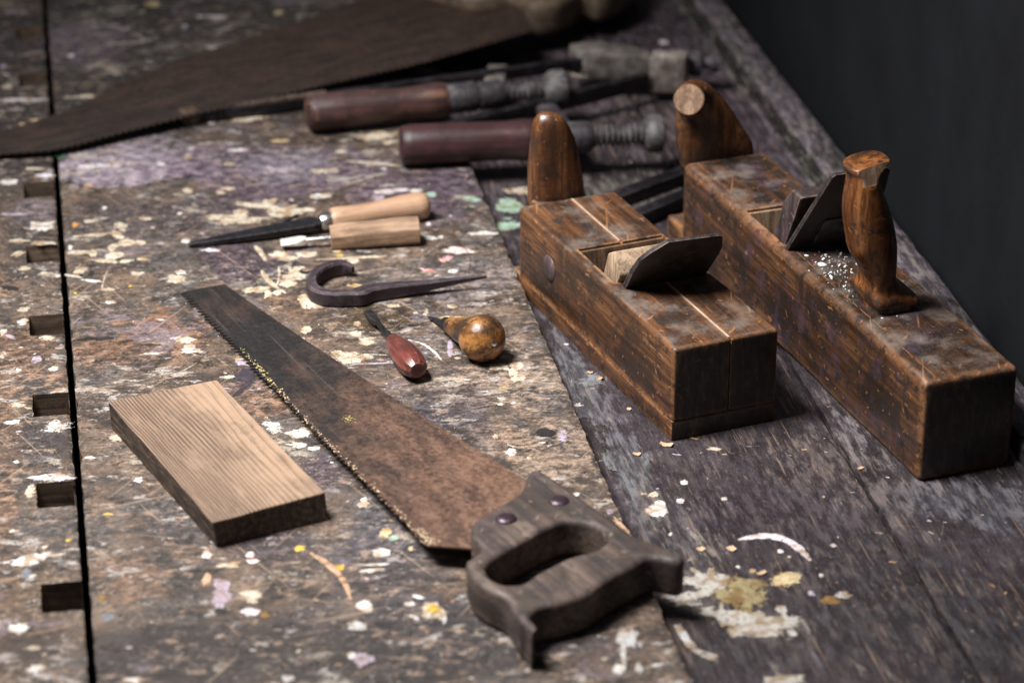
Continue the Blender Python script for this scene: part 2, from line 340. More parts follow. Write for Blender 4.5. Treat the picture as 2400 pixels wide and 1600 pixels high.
MAT['bigsaw'] = saw_mat('rusty_big_saw_plate', (.022, .016, .013), (.058, .034, .023), (.010, .008, .008), (-.2, .3), False)
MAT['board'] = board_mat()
MAT['cloth'] = cloth_mat()
MAT['twig'] = plain('brown_fibre', (.12, .06, .03), .8)

# ------------------------------------------------------------------ object helpers
def link(name, me, mat, parent=None, smooth=False, local=None):
    o = bpy.data.objects.new(name, me); COL.objects.link(o)
    if mat is not None: me.materials.append(mat)
    if parent is not None: o.parent = parent
    if smooth: me.polygons.foreach_set('use_smooth', [True] * len(me.polygons))
    return o

def mesh(verts, faces, name='m'):
    me = bpy.data.meshes.new(name); me.from_pydata([tuple(v) for v in verts], [], faces); me.update(); return me

def tag(o, label, cat, group=None, kind=None):
    o['label'] = label; o['category'] = cat
    if group: o['group'] = group
    if kind: o['kind'] = kind
    return o

def thing(name, label, cat, loc=(0, 0, 0), x_axis=None, rotz=0.0, group=None, up=None):
    o = bpy.data.objects.new(name, None); COL.objects.link(o); o.empty_display_size = .01
    if x_axis is not None:
        X = Vector(x_axis).normalized(); U = Vector(up or (0, 0, 1)); Y = U.cross(X).normalized(); Z = X.cross(Y)
        R = Matrix((X, Y, Z)).transposed().to_4x4()
    else: R = Matrix.Rotation(rotz, 4, 'Z')
    o.matrix_world = Matrix.Translation(loc) @ R
    return tag(o, label, cat, group)

def from_bm(bm):
    bmesh.ops.recalc_face_normals(bm, faces=bm.faces)
    me = bpy.data.meshes.new('m'); bm.to_mesh(me); bm.free(); return me

def auto_smooth(o, deg=40):
    me = o.data
    me.polygons.foreach_set('use_smooth', [True] * len(me.polygons))
    me.set_sharp_from_angle(angle=math.radians(deg))
    return o

def box_bm(x0, x1, y0, y1, z0, z1):
    bm = bmesh.new()
    bmesh.ops.create_cube(bm, size=1)
    for v in bm.verts:
        v.co = ((x0 + x1) / 2 + v.co.x * (x1 - x0), (y0 + y1) / 2 + v.co.y * (y1 - y0), (z0 + z1) / 2 + v.co.z * (z1 - z0))
    return bm

def bevel(bm, r, seg=3, sel=None):
    ed = [e for e in bm.edges if (sel is None or sel(e))]
    bmesh.ops.bevel(bm, geom=ed, offset=r, segments=seg, affect='EDGES', profile=.5, clamp_overlap=True)
    return bm

def prism_bm(poly, axis, a, b):
    """polygon in the two other axes, extruded along axis from a to b"""
    bm = bmesh.new(); n = len(poly)
    def mk(p, t): return (t, p[0], p[1]) if axis == 0 else (p[0], t, p[1]) if axis == 1 else (p[0], p[1], t)
    A = [bm.verts.new(mk(p, a)) for p in poly]; B = [bm.verts.new(mk(p, b)) for p in poly]
    bm.faces.new(A); bm.faces.new(B[::-1])
    for i in range(n): bm.faces.new((A[i], B[i], B[(i + 1) % n], A[(i + 1) % n]))
    return bm

def boolean(o, cutters):
    for c in cutters:
        me = from_bm(c); co = bpy.data.objects.new('cutter', me); COL.objects.link(co)
        if o.parent is not None: co.parent = o.parent
        md = o.modifiers.new('b', 'BOOLEAN'); md.operation = 'DIFFERENCE'; md.solver = 'EXACT'; md.object = co
        bpy.context.view_layer.update()
        dg = bpy.context.evaluated_depsgraph_get()
        nm = bpy.data.meshes.new_from_object(o.evaluated_get(dg))
        o.modifiers.clear(); o.data = nm
        bpy.data.objects.remove(co)
    return o

def loft_me(rings, cap0=True, cap1=True, cyc=True):
    n = len(rings[0]); v = [p for r in rings for p in r]; f = []
    for i in range(len(rings) - 1):
        for j in range(n if cyc else n - 1):
            a, b = i * n + j, i * n + (j + 1) % n
            f.append((a, b, b + n, a + n))
    if cap0: f.append(tuple(range(n))[::-1])
    if cap1: f.append(tuple(range((len(rings) - 1) * n, len(rings) * n)))
    bm = bmesh.new(); bm.from_mesh(mesh(v, f)); return from_bm(bm)

def sup(c, u, w, ru, rw, n=24, e=2.0, ph=0.0):
    c, u, w = Vector(c), Vector(u), Vector(w); r = []
    for k in range(n):
        a = 2 * math.pi * k / n + ph; ca, sa = math.cos(a), math.sin(a)
        r.append(c + u * (ru * math.copysign(abs(ca) ** (2 / e), ca)) + w * (rw * math.copysign(abs(sa) ** (2 / e), sa)))
    return r

def lathe(name, prof, mat, parent, n=28, sq=1.0, smooth=45, jitter=0.0, facets=0, seed=1):
    """profile (t along local x, radius); local z up; axis height 0"""
    rnd = random.Random(seed)
    rings = []
    for t, r in prof:
        ring = []
        for k in range(n):
            a = 2 * math.pi * k / n
            rr = r
            if facets:
                q = 2 * math.pi / facets; b = (a % q) - q / 2
                rr = r * (.55 + .45 * math.cos(q / 2) / math.cos(b)) if facets < 0 else r * math.cos(q / 2) / math.cos(b) * 1.04
                rr = min(rr, r)
            rr *= 1 + jitter * (rnd.random() - .5)
            ring.append((t, rr * math.cos(a), rr * math.sin(a) * sq))
        rings.append(ring)
    o = link(name, loft_me(rings), mat, parent)
    return auto_smooth(o, smooth)

def sweep(name, pts, secs, mat, parent=None, smooth=50, up=(0, 0, 1)):
    """secs: per point list of (side, up) offsets"""
    rings = []; n = len(pts); pts = [Vector(p) for p in pts]
    for i, p in enumerate(pts):
        t = (pts[min(i + 1, n - 1)] - pts[max(i - 1, 0)]).normalized()
        s_ = t.cross(Vector(up)).normalized(); u = s_.cross(t)
        rings.append([p + s_ * a + u * b for a, b in secs[i]])
    o = link(name, loft_me(rings), mat, parent)
    return auto_smooth(o, smooth)

def catmull(pts, k=4, closed=False):
    out = []; n = len(pts); pts = [Vector(p) for p in pts]
    for i in range(n if closed else n - 1):
        g = (lambda j: pts[j % n]) if closed else (lambda j: pts[max(0, min(n - 1, j))])
        p0, p1, p2, p3 = g(i - 1), g(i), g(i + 1), g(i + 2)
        for j in range(k):
            t = j / k
            out.append(.5 * ((2 * p1) + (p2 - p0) * t + (2 * p0 - 5 * p1 + 4 * p2 - p3) * t * t + (3 * p1 - p0 - 3 * p2 + p3) * t ** 3))
    if not closed: out.append(pts[-1])
    return out

def chaikin(r, it=2):
    for _ in range(it):
        o = []
        for i in range(len(r)):
            a, b = Vector(r[i]), Vector(r[(i + 1) % len(r)])
            o += [a * .75 + b * .25, a * .25 + b * .75]
        r = o
    return r

def curve_plate(name, outlines, z, half, rnd, mat, parent):
    """flat shape with holes, rounded rims; outlines are lists of (x, y)"""
    cu = bpy.data.curves.new('c', 'CURVE'); cu.dimensions = '2D'; cu.fill_mode = 'BOTH'
    cu.extrude = half - rnd; cu.bevel_depth = rnd; cu.bevel_resolution = 3; cu.offset = -rnd
    for o in outlines:
        s_ = cu.splines.new('POLY'); s_.points.add(len(o) - 1); s_.use_cyclic_u = True
        for q, p in zip(s_.points, o): q.co = (p[0], p[1], 0, 1)
    t = bpy.data.objects.new('t', cu); COL.objects.link(t); bpy.context.view_layer.update()
    me = bpy.data.meshes.new_from_object(t.evaluated_get(bpy.context.evaluated_depsgraph_get()))
    bpy.data.objects.remove(t)
    for v in me.vertices: v.co.z += z
    me.materials.clear()
    return auto_smooth(link(name, me, mat, parent), 60)

# ------------------------------------------------------------------ paint marks on the bench
PC = {'cream': (.50, .44, .35, .90), 'worn': (.45, .39, .31, .72), 'white': (.58, .565, .54, .95), 'wworn': (.54, .515, .49, .66), 'lilac': (.34, .29, .35, .80),
      'lwhite': (.58, .53, .57, .85), 'mint': (.30, .42, .34, .88), 'pink': (.62, .36, .38, .75), 'pwhite': (.70, .58, .57, .85), 'yellow': (.52, .36, .06, .9),
      'ycream': (.50, .40, .24, .72), 'tan': (.42, .28, .18, .80), 'orange': (.50, .24, .07, .8), 'dark': (.020, .017, .018, .95), 'dpurple': (.040, .032, .046, .85),
      'grey': (.42, .41, .40, .75), 'crust': (.38, .355, .32, .80), 'crusty': (.25, .20, .105, .74), 'bgrey': (.16, .17, .19, .7), 'ochre': (.20, .115, .035, .72),
      'green': (.02, .16, .10, .8)}

class Marks:
    def __init__(s, z): s.v, s.f, s.c, s.z = [], [], [], z
    def blob(s, c, rx, ry, col, rot=0.0, irr=.28, n=34, h=.00018, seed=0, lift=0.0):
        rnd = random.Random(seed); hs = [(k, rnd.uniform(-1, 1) * irr / (k ** .62), rnd.uniform(0, 6.28)) for k in range(2, 12)]
        b = len(s.v); z = s.z + .00005 + lift; cr, sr = math.cos(rot), math.sin(rot)
        s.v.append((c[0], c[1], z + h)); s.c.append(tuple(col[:3]) + (col[3] + .22,))
        big_ = max(rx, ry) > .0016
        for fr, hh, am in (((.70, h * .85, 1.0), (1.30, .00002, .22)) if big_ else ((.72, h * .85, 1.1), (1.05, .00002, .75))):
            for k in range(n):
                a = 2 * math.pi * k / n
                r = max(.25, 1 + sum(A * math.cos(q * a + ph) for q, A, ph in hs)) * fr
                x, y = rx * r * math.cos(a), ry * r * math.sin(a)
                s.v.append((c[0] + x * cr - y * sr, c[1] + x * sr + y * cr, z + hh)); s.c.append(tuple(col[:3]) + (col[3] * am,))
        for k in range(n):
            k2 = (k + 1) % n
            s.f.append((b, b + 1 + k, b + 1 + k2)); s.f.append((b + 1 + k, b + 1 + n + k, b + 1 + n + k2, b + 1 + k2))
    def stroke(s, pts, ws, col, seed=0, h=.00015, lift=0.0):
        rnd = random.Random(seed); b = len(s.v); z = s.z + .00006 + lift; n = len(pts)
        for i, p in enumerate(pts):
            a = pts[max(0, i - 1)]; q = pts[min(n - 1, i + 1)]
            d = Vector((q[0] - a[0], q[1] - a[1])).normalized(); w = ws[i] * rnd.uniform(.75, 1.25) / 2
            s.v += [(p[0] - d.y * w, p[1] + d.x * w, z), (p[0], p[1], z + h), (p[0] + d.y * w, p[1] - d.x * w, z)]; s.c += [col] * 3
        for i in range(n - 1):
            for j in (0, 1):
                a = b + i * 3 + j; s.f.append((a, a + 1, a + 4, a + 3))

SQ = math.sin(PIT)
def at_px(marks, t, x, y, w, h, key, rot=0.0, irr=.28, lift=0.0, z=None):
    """a mark of apparent size w x h measured in a crop of the photo, laid flat on its board"""
    zl = marks.z if z is None else z
    c = PQ(t, x, y, zl); s_ = ZS[t][2]
    dep = (c - Vector((0, 0, H))).length; ppm = F / dep
    rx, ry = w / 2 / s_ / ppm, h / 2 / s_ / ppm / .46
    col = PC[key] if isinstance(key, str) else key
    marks.blob(c, rx, ry, col, rot - YAW, irr, seed=int(x * 7 + y * 13), lift=lift)

def line_px(marks, t, pts, ws, key, k=5):
    c = [PQ(t, x, y, marks.z) for x, y in pts]; ppm = F / (c[0] - Vector((0, 0, H))).length * ZS[t][2]
    cc = catmull([(p.x, p.y, w / ppm) for p, w in zip(c, ws)], k)
    marks.stroke([(p.x, p.y) for p in cc], [p.z * 1.5 for p in cc], PC[key], seed=int(pts[0][0]))

# (crop, x, y, w, h, colour[, rotation, irregularity])
TOP_MARKS = [
 ('z4', 560, 172, 330, 34, 'cream', -.30), ('z4', 720, 212, 260, 100, 'worn'), ('z4', 640, 150, 95, 50, 'cream'), ('z4', 430, 262, 380, 90, 'worn'), ('z4', 870, 200, 150, 34, 'cream', .2),
 ('z4', 450, 216, 100, 50, 'cream'), ('z4', 970, 110, 140, 40, 'white', .25), ('z4', 1410, 80, 280, 34, 'lwhite', .3), ('z4', 1590, 75, 80, 26, 'white', .2), ('z4', 1340, 122, 90, 56, 'lilac'),
 ('z4', 1690, 100, 70, 42, 'mint'), ('z4', 1950, 130, 130, 36, 'mint', -.2), ('z4', 370, 62, 100, 28, 'cream', -.3), ('z4', 110, 76, 70, 40, 'cream'), ('z4', 700, 490, 130, 60, 'cream'),
 ('z4', 755, 512, 180, 44, 'worn'), ('z4', 885, 490, 150, 46, 'cream', .3), ('z4', 1080, 470, 60, 22, 'ycream'), ('z4', 1095, 496, 50, 20, 'yellow'), ('z4', 1200, 510, 480, 18, 'cream', .12, .2),
 ('z4', 1185, 530, 90, 36, 'cream'), ('z4', 1870, 465, 220, 46, 'pwhite', -.15), ('z4', 1780, 520, 100, 44, 'pink'), ('z4', 1830, 596, 60, 28, 'white'), ('z4', 1670, 592, 130, 24, 'pink', -.4),
 ('z4', 2020, 352, 170, 30, 'white', .1), ('z4', 1680, 382, 110, 34, 'white', -.3), ('z4', 1672, 292, 40, 30, 'lwhite'), ('z4', 1752, 376, 40, 22, 'white'), ('z4', 800, 625, 220, 120, 'worn', .5, .45),
 ('z4', 850, 603, 95, 38, 'dark'), ('z4', 760, 680, 110, 50, 'cream'), ('z4', 560, 716, 160, 46, 'cream', .3), ('z4', 632, 742, 60, 56, 'cream'), ('z4', 690, 735, 60, 40, 'cream'),
 ('z4', 920, 795, 200, 100, 'cream', 0, .2), ('z4', 1195, 690, 110, 24, 'ycream'), ('z4', 40, 640, 140, 56, 'worn'), ('z4', 62, 602, 60, 24, 'white'), ('z4', 265, 462, 110, 28, 'lwhite', -.1),
 ('z4', 100, 402, 80, 40, 'wworn'), ('z4', 1440, 822, 100, 36, 'worn'), ('z4', 1825, 826, 80, 30, 'worn'), ('z4', 1210, 938, 50, 32, 'cream'), ('z4', 880, 978, 70, 56, 'cream'),
 ('z4', 1200, 1002, 70, 46, 'cream'), ('z4', 1272, 1052, 130, 76, 'worn'), ('z4', 1175, 1152, 290, 84, 'worn', -.1), ('z4', 1300, 1196, 330, 14, 'lilac', .1, .15), ('z4', 1812, 1095, 34, 150, 'lilac', 0, .2),
 ('z4', 1800, 904, 260, 36, 'ycream'), ('z4', 1735, 932, 80, 46, 'cream'), ('z4', 2130, 1218, 140, 40, 'cream'), ('z4', 2240, 1212, 90, 60, 'cream'), ('z4', 2256, 1292, 120, 56, 'cream'),
 ('z4', 2222, 1252, 60, 50, 'cream'), ('z4', 2150, 1422, 50, 18, 'white'), ('z4', 2140, 1460, 50, 18, 'white'), ('z4', 470, 1186, 95, 46, 'lilac'), ('z4', 442, 1165, 60, 26, 'cream'),
 ('z4', 90, 1046, 120, 56, 'worn'), ('z4', 130, 1112, 170, 60, 'wworn'), ('z4', 500, 1268, 170, 80, 'dpurple', .2, .4), ('z4', 370, 1282, 110, 26, 'worn'), ('z4', 462, 1362, 40, 90, 'dpurple', -.4),
 ('z4', 1860, 1160, 40, 18, 'cream'), ('z4', 1588, 868, 30, 18, 'cream'), ('z4', 1650, 1225, 70, 22, 'white', .6), ('z4', 2165, 1348, 24, 12, 'yellow'),
 ('y1', 650, 232, 170, 28, 'lwhite'), ('y1', 540, 236, 110, 36, 'lwhite'), ('y1', 540, 356, 56, 28, 'tan'), ('y1', 640, 490, 26, 20, 'white'), ('y1', 890, 556, 72, 22, 'cream'),
 ('y1', 550, 572, 80, 26, 'worn'), ('y1', 745, 604, 100, 70, 'worn', .6), ('y1', 570, 655, 260, 18, 'cream', .25, .2), ('y1', 718, 655, 60, 70, 'cream', .6), ('y1', 775, 704, 110, 50, 'cream', .4),
 ('y1', 862, 702, 80, 34, 'worn'), ('y1', 690, 732, 60, 56, 'worn'), ('y1', 500, 762, 180, 34, 'worn'), ('y1', 572, 770, 56, 50, 'cream'), ('y1', 700, 782, 120, 50, 'cream'),
 ('y1', 640, 816, 190, 22, 'cream', -.2), ('y1', 780, 816, 90, 28, 'cream'), ('y1', 870, 806, 90, 22, 'ycream'), ('y1', 488, 872, 90, 54, 'worn'), ('y1', 560, 890, 40, 36, 'dark'),
 ('y1', 838, 892, 76, 26, 'white'), ('y1', 1106, 886, 60, 24, 'white'), ('y1', 1070, 936, 80, 36, 'cream'), ('y1', 455, 908, 120, 16, 'white', -.4), ('y1', 560, 936, 120, 16, 'white', -.3),
 ('y1', 660, 990, 130, 26, 'worn', .2), ('y1', 675, 1068, 62, 20, 'white'), ('y1', 430, 735, 26, 34, 'white'), ('y1', 460, 596, 44, 36, 'orange'), ('y1', 1140, 1296, 110, 36, 'cream'),
 ('y1', 1160, 1352, 130, 60, 'wworn'), ('y1', 930, 1382, 140, 18, 'wworn'), ('y1', 460, 1010, 20, 14, 'yellow'), ('y1', 800, 966, 24, 16, 'yellow'), ('y1', 600, 1290, 260, 20, 'dark', .12),
 ('z7', 440, 465, 56, 14, 'white', .1), ('z7', 572, 366, 70, 56, 'worn'), ('z7', 680, 576, 50, 28, 'lwhite'), ('z7', 1012, 942, 56, 32, 'pwhite'), ('z7', 1120, 992, 92, 30, 'cream', .2),
 ('z7', 1228, 940, 50, 28, 'lwhite'), ('z7', 1242, 972, 60, 18, 'pwhite'), ('z7', 1470, 910, 56, 24, 'yellow'), ('z7', 1668, 1002, 42, 24, 'yellow'), ('z7', 1330, 310, 90, 90, 'wworn', .4),
 ('z7', 1480, 342, 170, 60, 'wworn', .2), ('z7', 1460, 402, 90, 26, 'white'), ('z7', 1540, 418, 60, 18, 'white'), ('z7', 1782, 686, 52, 46, 'white'), ('z7', 1085, 1132, 100, 130, 'lilac'),
 ('z7', 1228, 1142, 125, 56, 'worn'), ('z7', 1010, 1062, 50, 56, 'tan'), ('z7', 530, 1240, 60, 60, 'bgrey'), ('z7', 1790, 1192, 72, 50, 'white'), ('z7', 1750, 1292, 110, 44, 'grey'),
 ('z7', 1722, 1430, 40, 28, 'white'), ('z7', 1780, 1452, 100, 60, 'lilac'), ('z7', 660, 1555, 110, 28, 'wworn'), ('z7', 1410, 1546, 60, 28, 'grey'), ('z7', 1870, 932, 90, 36, 'white'),
 ('z7', 1835, 988, 150, 11, 'white', .1), ('z7', 1825, 1016, 110, 14, 'white', .2), ('z7', 500, 1156, 50, 32, 'ochre'), ('z7', 1300, 1238, 60, 40, 'ochre'), ('z7', 530, 742, 40, 10, 'yellow'),
 ('z7', 1230, 1220, 80, 36, 'lwhite'), ('z7', 1080, 1215, 60, 26, 'dark'),
 ('z8', 300, 1130, 140, 86, 'cream'), ('z8', 205, 1040, 80, 18, 'white', -.7), ('z8', 155, 1085, 60, 26, 'white'), ('z8', 182, 1165, 80, 14, 'white', -.7),
 ('z8', 370, 1180, 30, 56, 'grey'), ('z8', 1490, 1290, 140, 105, 'grey', 0, .15), ('z8', 1465, 1390, 44, 140, 'grey', 0, .2), ('z8', 1440, 1480, 80, 60, 'wworn'), ('z8', 1562, 1478, 60, 56, 'grey'),
 ('z8', 1680, 1456, 160, 18, 'wworn', .3), ('z8', 780, 155, 60, 44, 'white'), ('z8', 890, 192, 30, 18, 'cream'), ('z8', 682, 62, 40, 28, 'cream'), ('z8', 993, 38, 115, 52, 'dark', 0, .03),
 ('z8', 1090, 50, 60, 90, 'lilac'), ('z8', 10, 650, 90, 60, 'ycream'), ('z8', 160, 745, 50, 30, 'ycream'), ('z8', 60, 680, 60, 34, 'mint'), ('z8', 1180, 412, 40, 20, 'white'),
 ('z8', 1460, 620, 50, 130, 'tan', .35, .2), ('z8', 1385, 520, 40, 30, 'lilac'),
 ('z2', 130, 482, 160, 36, 'lwhite', .2), ('z2', 330, 492, 190, 28, 'worn'), ('z2', 520, 432, 150, 44, 'white'), ('z2', 640, 470, 150, 40, 'cream', -.5), ('z2', 220, 835, 240, 60, 'cream', .45),
 ('z2', 300, 870, 90, 34, 'cream'), ('z2', 200, 1002, 350, 18, 'cream', -.25, .15), ('z2', 0, 930, 60, 30, 'cream'), ('z2', 260, 1035, 36, 22, 'lwhite'),
 ('z1', 1050, 30, 120, 60, 'ycream'), ('z1', 1460, 116, 230, 30, 'lwhite'), ('z1', 1920, 88, 80, 44, 'ycream'), ('z1', 1490, 335, 130, 46, 'worn', -.5), ('z1', 1655, 298, 60, 36, 'cream'),
 ('z1', 1790, 240, 40, 30, 'grey'), ('z1', 1860, 240, 36, 30, 'grey'), ('z1', 1270, 182, 60, 24, 'lilac'), ('z1', 490, 385, 52, 40, 'lwhite', 0, .1), ('z1', 520, 672, 260, 18, 'wworn', .08, .2),
 ('z1', 600, 660, 120, 22, 'ycream'), ('z1', 1700, 820, 240, 44, 'cream', .25), ('z1', 1460, 850, 70, 26, 'lwhite'), ('z1', 1300, 1080, 70, 50, 'worn'), ('z1', 1580, 1132, 80, 26, 'cream'),
 ('z1', 1640, 1036, 120, 34, 'lwhite'), ('z1', 2240, 1180, 200, 50, 'worn'), ('z1', 2210, 1352, 150, 36, 'cream', .3), ('z1', 1290, 1318, 60, 40, 'worn'), ('z1', 610, 1280, 56, 30, 'tan'),
 ('z1', 1520, 1330, 70, 24, 'cream'), ('z1', 1590, 1300, 60, 24, 'cream'), ('z1', 1240, 1470, 34, 26, 'white'), ('z1', 1110, 1130, 60, 34, 'lwhite'), ('z1', 1920, 970, 130, 30, 'ycream'),
 ('z1', 1910, 1170, 220, 60, 'lilac'), ('z1', 410, 1076, 70, 24, 'green'),
]
TOP_LINES = [('z4', [(545, 430), (580, 470), (600, 500), (615, 530)], [10, 26, 20, 12], 'worn'), ('z4', [(590, 590), (620, 640), (670, 690), (750, 740)], [14, 24, 22, 10], 'cream'),
             ('z4', [(1540, 1040), (1640, 1070), (1710, 1120), (1755, 1170)], [8, 12, 14, 6], 'white'), ('z4', [(1040, 1120), (1210, 1130), (1400, 1140)], [8, 10, 6], 'worn'),
             ('z7', [(1520, 930), (1600, 980), (1680, 1060), (1720, 1160)], [14, 22, 20, 8], 'tan'), ('y1', [(620, 1000), (640, 920), (670, 850)], [6, 6, 4], 'worn'),
             ('z4', [(700, 570), (705, 620), (690, 680), (660, 700)], [8, 8, 10, 8], 'cream'), ('z4', [(60, 1250), (110, 1225), (170, 1190)], [5, 5, 4], 'cream')]
PLANK_MARKS = [('y1', 60, 336, 80, 34, 'white'), ('y1', 150, 862, 76, 30, 'worn', .5), ('y1', 110, 770, 80, 40, 'worn'), ('y1', 352, 906, 36, 18, 'white'), ('y1', 270, 890, 60, 18, 'cream'),
               ('y1', 210, 250, 110, 22, 'cream'), ('y1', 270, 292, 130, 30, 'lwhite'), ('y1', 250, 600, 170, 90, 'wworn'), ('y1', 90, 530, 190, 22, 'lilac'), ('y1', 110, 690, 130, 20, 'cream'),
               ('y1', 280, 705, 150, 36, 'worn'), ('y1', 140, 1190, 70, 60, 'wworn'), ('y1', 20, 1250, 40, 40, 'white'), ('y1', 20, 1390, 50, 50, 'wworn'), ('y1', 290, 1290, 120, 40, 'worn'),
               ('y1', 330, 1475, 50, 26, 'white'), ('y1', 115, 1486, 36, 18, 'cream'), ('y1', 220, 1420, 60, 50, 'lilac'), ('y1', 60, 980, 120, 30, 'dark', -.3), ('y1', 150, 1110, 80, 40, 'worn'),
               ('z7', 150, 962, 300, 46, 'wworn', .35, .3), ('z7', 90, 1300, 80, 46, 'white'), ('z7', 335, 868, 26, 12, 'yellow'), ('z7', 80, 486, 30, 14, 'white'), ('z7', 80, 208, 90, 30, 'worn'),
               ('z7', 270, 312, 170, 56, 'wworn'), ('z7', 60, 290, 80, 16, 'white', .3), ('z7', 255, 562, 190, 36, 'lwhite'), ('z7', 150, 630, 60, 60, 'worn'), ('z7', 90, 38, 30, 16, 'white'),
               ('z7', 130, 1030, 60, 50, 'bgrey'), ('z7', 60, 825, 24, 14, 'cream'), ('z7', 170, 1500, 120, 40, 'wworn'), ('z7', 260, 28, 40, 22, 'cream'),
               ('z1', 75, 85, 90, 30, 'lilac'), ('z1', 160, 86, 60, 30, 'lilac'), ('z1', 20, 460, 60, 36, 'lilac'), ('z1', 150, 690, 330, 26, 'lwhite', .05, .2), ('z1', 260, 830, 130, 24, 'ycream'),
               ('z1', 150, 856, 50, 20, 'ycream'), ('z1', 50, 600, 80, 40, 'worn'), ('z1', 60, 1255, 100, 44, 'white')]
WELL_MARKS = [('y2', 105, 512, 132, 76, 'white', 0, .08), ('y2', 120, 470, 66, 36, 'white', 0, .1), ('y2', 82, 416, 92, 26, 'cream', .4), ('y2', 270, 340, 52, 30, 'white', 0, .1), ('y2', 250, 455, 56, 38, 'lwhite', 0, .15), ('y2', 515, 440, 38, 22, 'white', 0, .1),
              ('y2', 420, 950, 310, 150, 'crust', 0, .4), ('y2', 620, 1020, 330, 220, 'crusty', 0, .3), ('y2', 890, 934, 210, 100, 'ycream', 0, .15), ('y2', 700, 1200, 530, 160, 'crust', -.1, .35), ('y2', 280, 1050, 270, 90, 'crust', 0, .4),
              ('y2', 932, 1262, 60, 40, 'grey'), ('y2', 500, 1155, 50, 130, 'crust'), ('y2', 560, 1006, 60, 26, 'tan'), ('y2', 600, 856, 26, 14, 'white'), ('y2', 1110, 910, 26, 20, 'white'), ('y2', 1236, 1030, 92, 42, 'grey'),
              ('y2', 1160, 1062, 110, 56, 'ochre'), ('y2', 1050, 1020, 50, 28, 'lilac'), ('y2', 890, 1548, 260, 56, 'crust'), ('y2', 450, 136, 92, 28, 'worn'), ('y2', 870, 1120, 70, 60, 'crust'),
              ('y2', 860, 762, 32, 22, 'white'), ('y2', 915, 796, 24, 14, 'white'), ('y2', 1150, 812, 60, 26, 'dark'), ('y2', 1488, 764, 56, 24, 'dark'), ('y2', 1185, 728, 36, 18, 'lwhite'), ('y2', 1650, 930, 110, 60, 'dark'), ('y2', 1125, 428, 18, 10, 'white'),
              ('z2', 1100, 1168, 200, 46, 'cream', -.1), ('z2', 1180, 1185, 80, 60, 'cream'), ('z2', 1030, 1262, 160, 100, 'mint', .2), ('z2', 1010, 1384, 170, 80, 'mint'), ('z2', 1018, 1340, 62, 20, 'mint'), ('z2', 1970, 258, 52, 40, 'lwhite', 0, .1),
              ('z2', 1770, 995, 22, 20, 'white', 0, .1), ('z2', 1470, 460, 120, 40, 'cream', -.4), ('z2', 1140, 640, 170, 36, 'cream', .2), ('z5', 480, 1258, 60, 24, 'wworn'), ('z5', 560, 1130, 120, 90, 'bgrey'), ('z5', 420, 920, 34, 12, 'lwhite'),
              ('z2', 1040, 205, 30, 20, 'lilac'), ('z2', 960, 470, 160, 30, 'lilac')]
WELL_LINES = [('y2', [(600, 690), (700, 672), (800, 668), (900, 695), (980, 750), (1045, 820)], [14, 34, 46, 48, 36, 10], 'lwhite'), ('y2', [(225, 1210), (290, 1310), (350, 1370), (465, 1415)], [30, 34, 38, 44], 'grey')]

# stains: (crop, x, y, radius across m, radius along m, colour, strength)
TOP_STAINS = [
 ('d', 270, 355, .050, .060, (.40, .36, .42), .98), ('d', 430, 375, .06, .05, (.24, .185, .24), .85), ('d', 235, 385, .045, .045, (.44, .37, .44), .85), ('d', 330, 385, .04, .04, (.36, .30, .36), .80), ('d', 660, 385, .03, .035, (.34, .33, .38), .85), ('d', 560, 400, .07, .06, (.105, .075, .105), .75), ('d', 720, 400, .06, .06, (.13, .10, .14), .75),
 ('d', 640, 380, .03, .03, (.30, .29, .33), .60), ('d', 480, 470, .09, .05, (.060, .048, .055), .55), ('d', 1000, 420, .06, .08, (.085, .062, .085), .75), ('d', 860, 440, .05, .04, (.12, .085, .115), .6),
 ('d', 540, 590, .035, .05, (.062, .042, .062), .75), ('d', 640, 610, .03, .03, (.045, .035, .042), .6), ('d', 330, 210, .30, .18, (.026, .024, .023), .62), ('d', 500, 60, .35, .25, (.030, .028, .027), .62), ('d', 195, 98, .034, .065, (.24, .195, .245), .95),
 ('d', 250, 500, .04, .06, (.075, .060, .052), .5), ('d', 1060, 945, .028, .032, (.042, .040, .055), .85), ('d', 1120, 1000, .012, .02, (.045, .042, .06), .75), ('d', 880, 1180, .030, .05, (.085, .088, .095), .65), ('d', 900, 1250, .04, .03, (.07, .06, .075), .6),
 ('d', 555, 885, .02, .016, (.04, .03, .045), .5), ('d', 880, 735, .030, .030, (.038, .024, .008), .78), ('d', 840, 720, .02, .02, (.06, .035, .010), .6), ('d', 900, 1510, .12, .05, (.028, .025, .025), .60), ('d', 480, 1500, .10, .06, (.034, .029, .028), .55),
 ('d', 1000, 1420, .05, .05, (.040, .038, .045), .60), ('d', 380, 770, .06, .05, (.19, .100, .055), .55), ('d', 260, 800, .05, .04, (.15, .085, .05), .55), ('d', 620, 920, .04, .04, (.17, .095, .055), .50), ('d', 1180, 880, .05, .06, (.27, .205, .155), .55),
 ('d', 1250, 1040, .045, .06, (.25, .185, .135), .50), ('d', 1170, 1010, .03, .03, (.36, .25, .16), .45), ('d', 720, 840, .03, .03, (.22, .17, .14), .4), ('d', 930, 1330, .05, .03, (.06, .05, .055), .55), ('d', 1080, 650, .05, .05, (.16, .14, .135), .45),
 ('d', 420, 1200, .04, .04, (.06, .055, .058), .5), ('d', 330, 1330, .05, .04, (.16, .10, .065), .4), ('d', 620, 1250, .03, .03, (.05, .042, .05), .55), ('d', 1330, 1450, .05, .05, (.05, .043, .052), .55), ('d', 740, 1080, .02, .03, (.06, .045, .06), .5),
 ('d', 700, 690, .03, .03, (.14, .085, .05), .45), ('d', 480, 700, .02, .02, (.05, .045, .045), .4), ('d', 700, 1420, .03, .03, (.07, .06, .06), .4)]
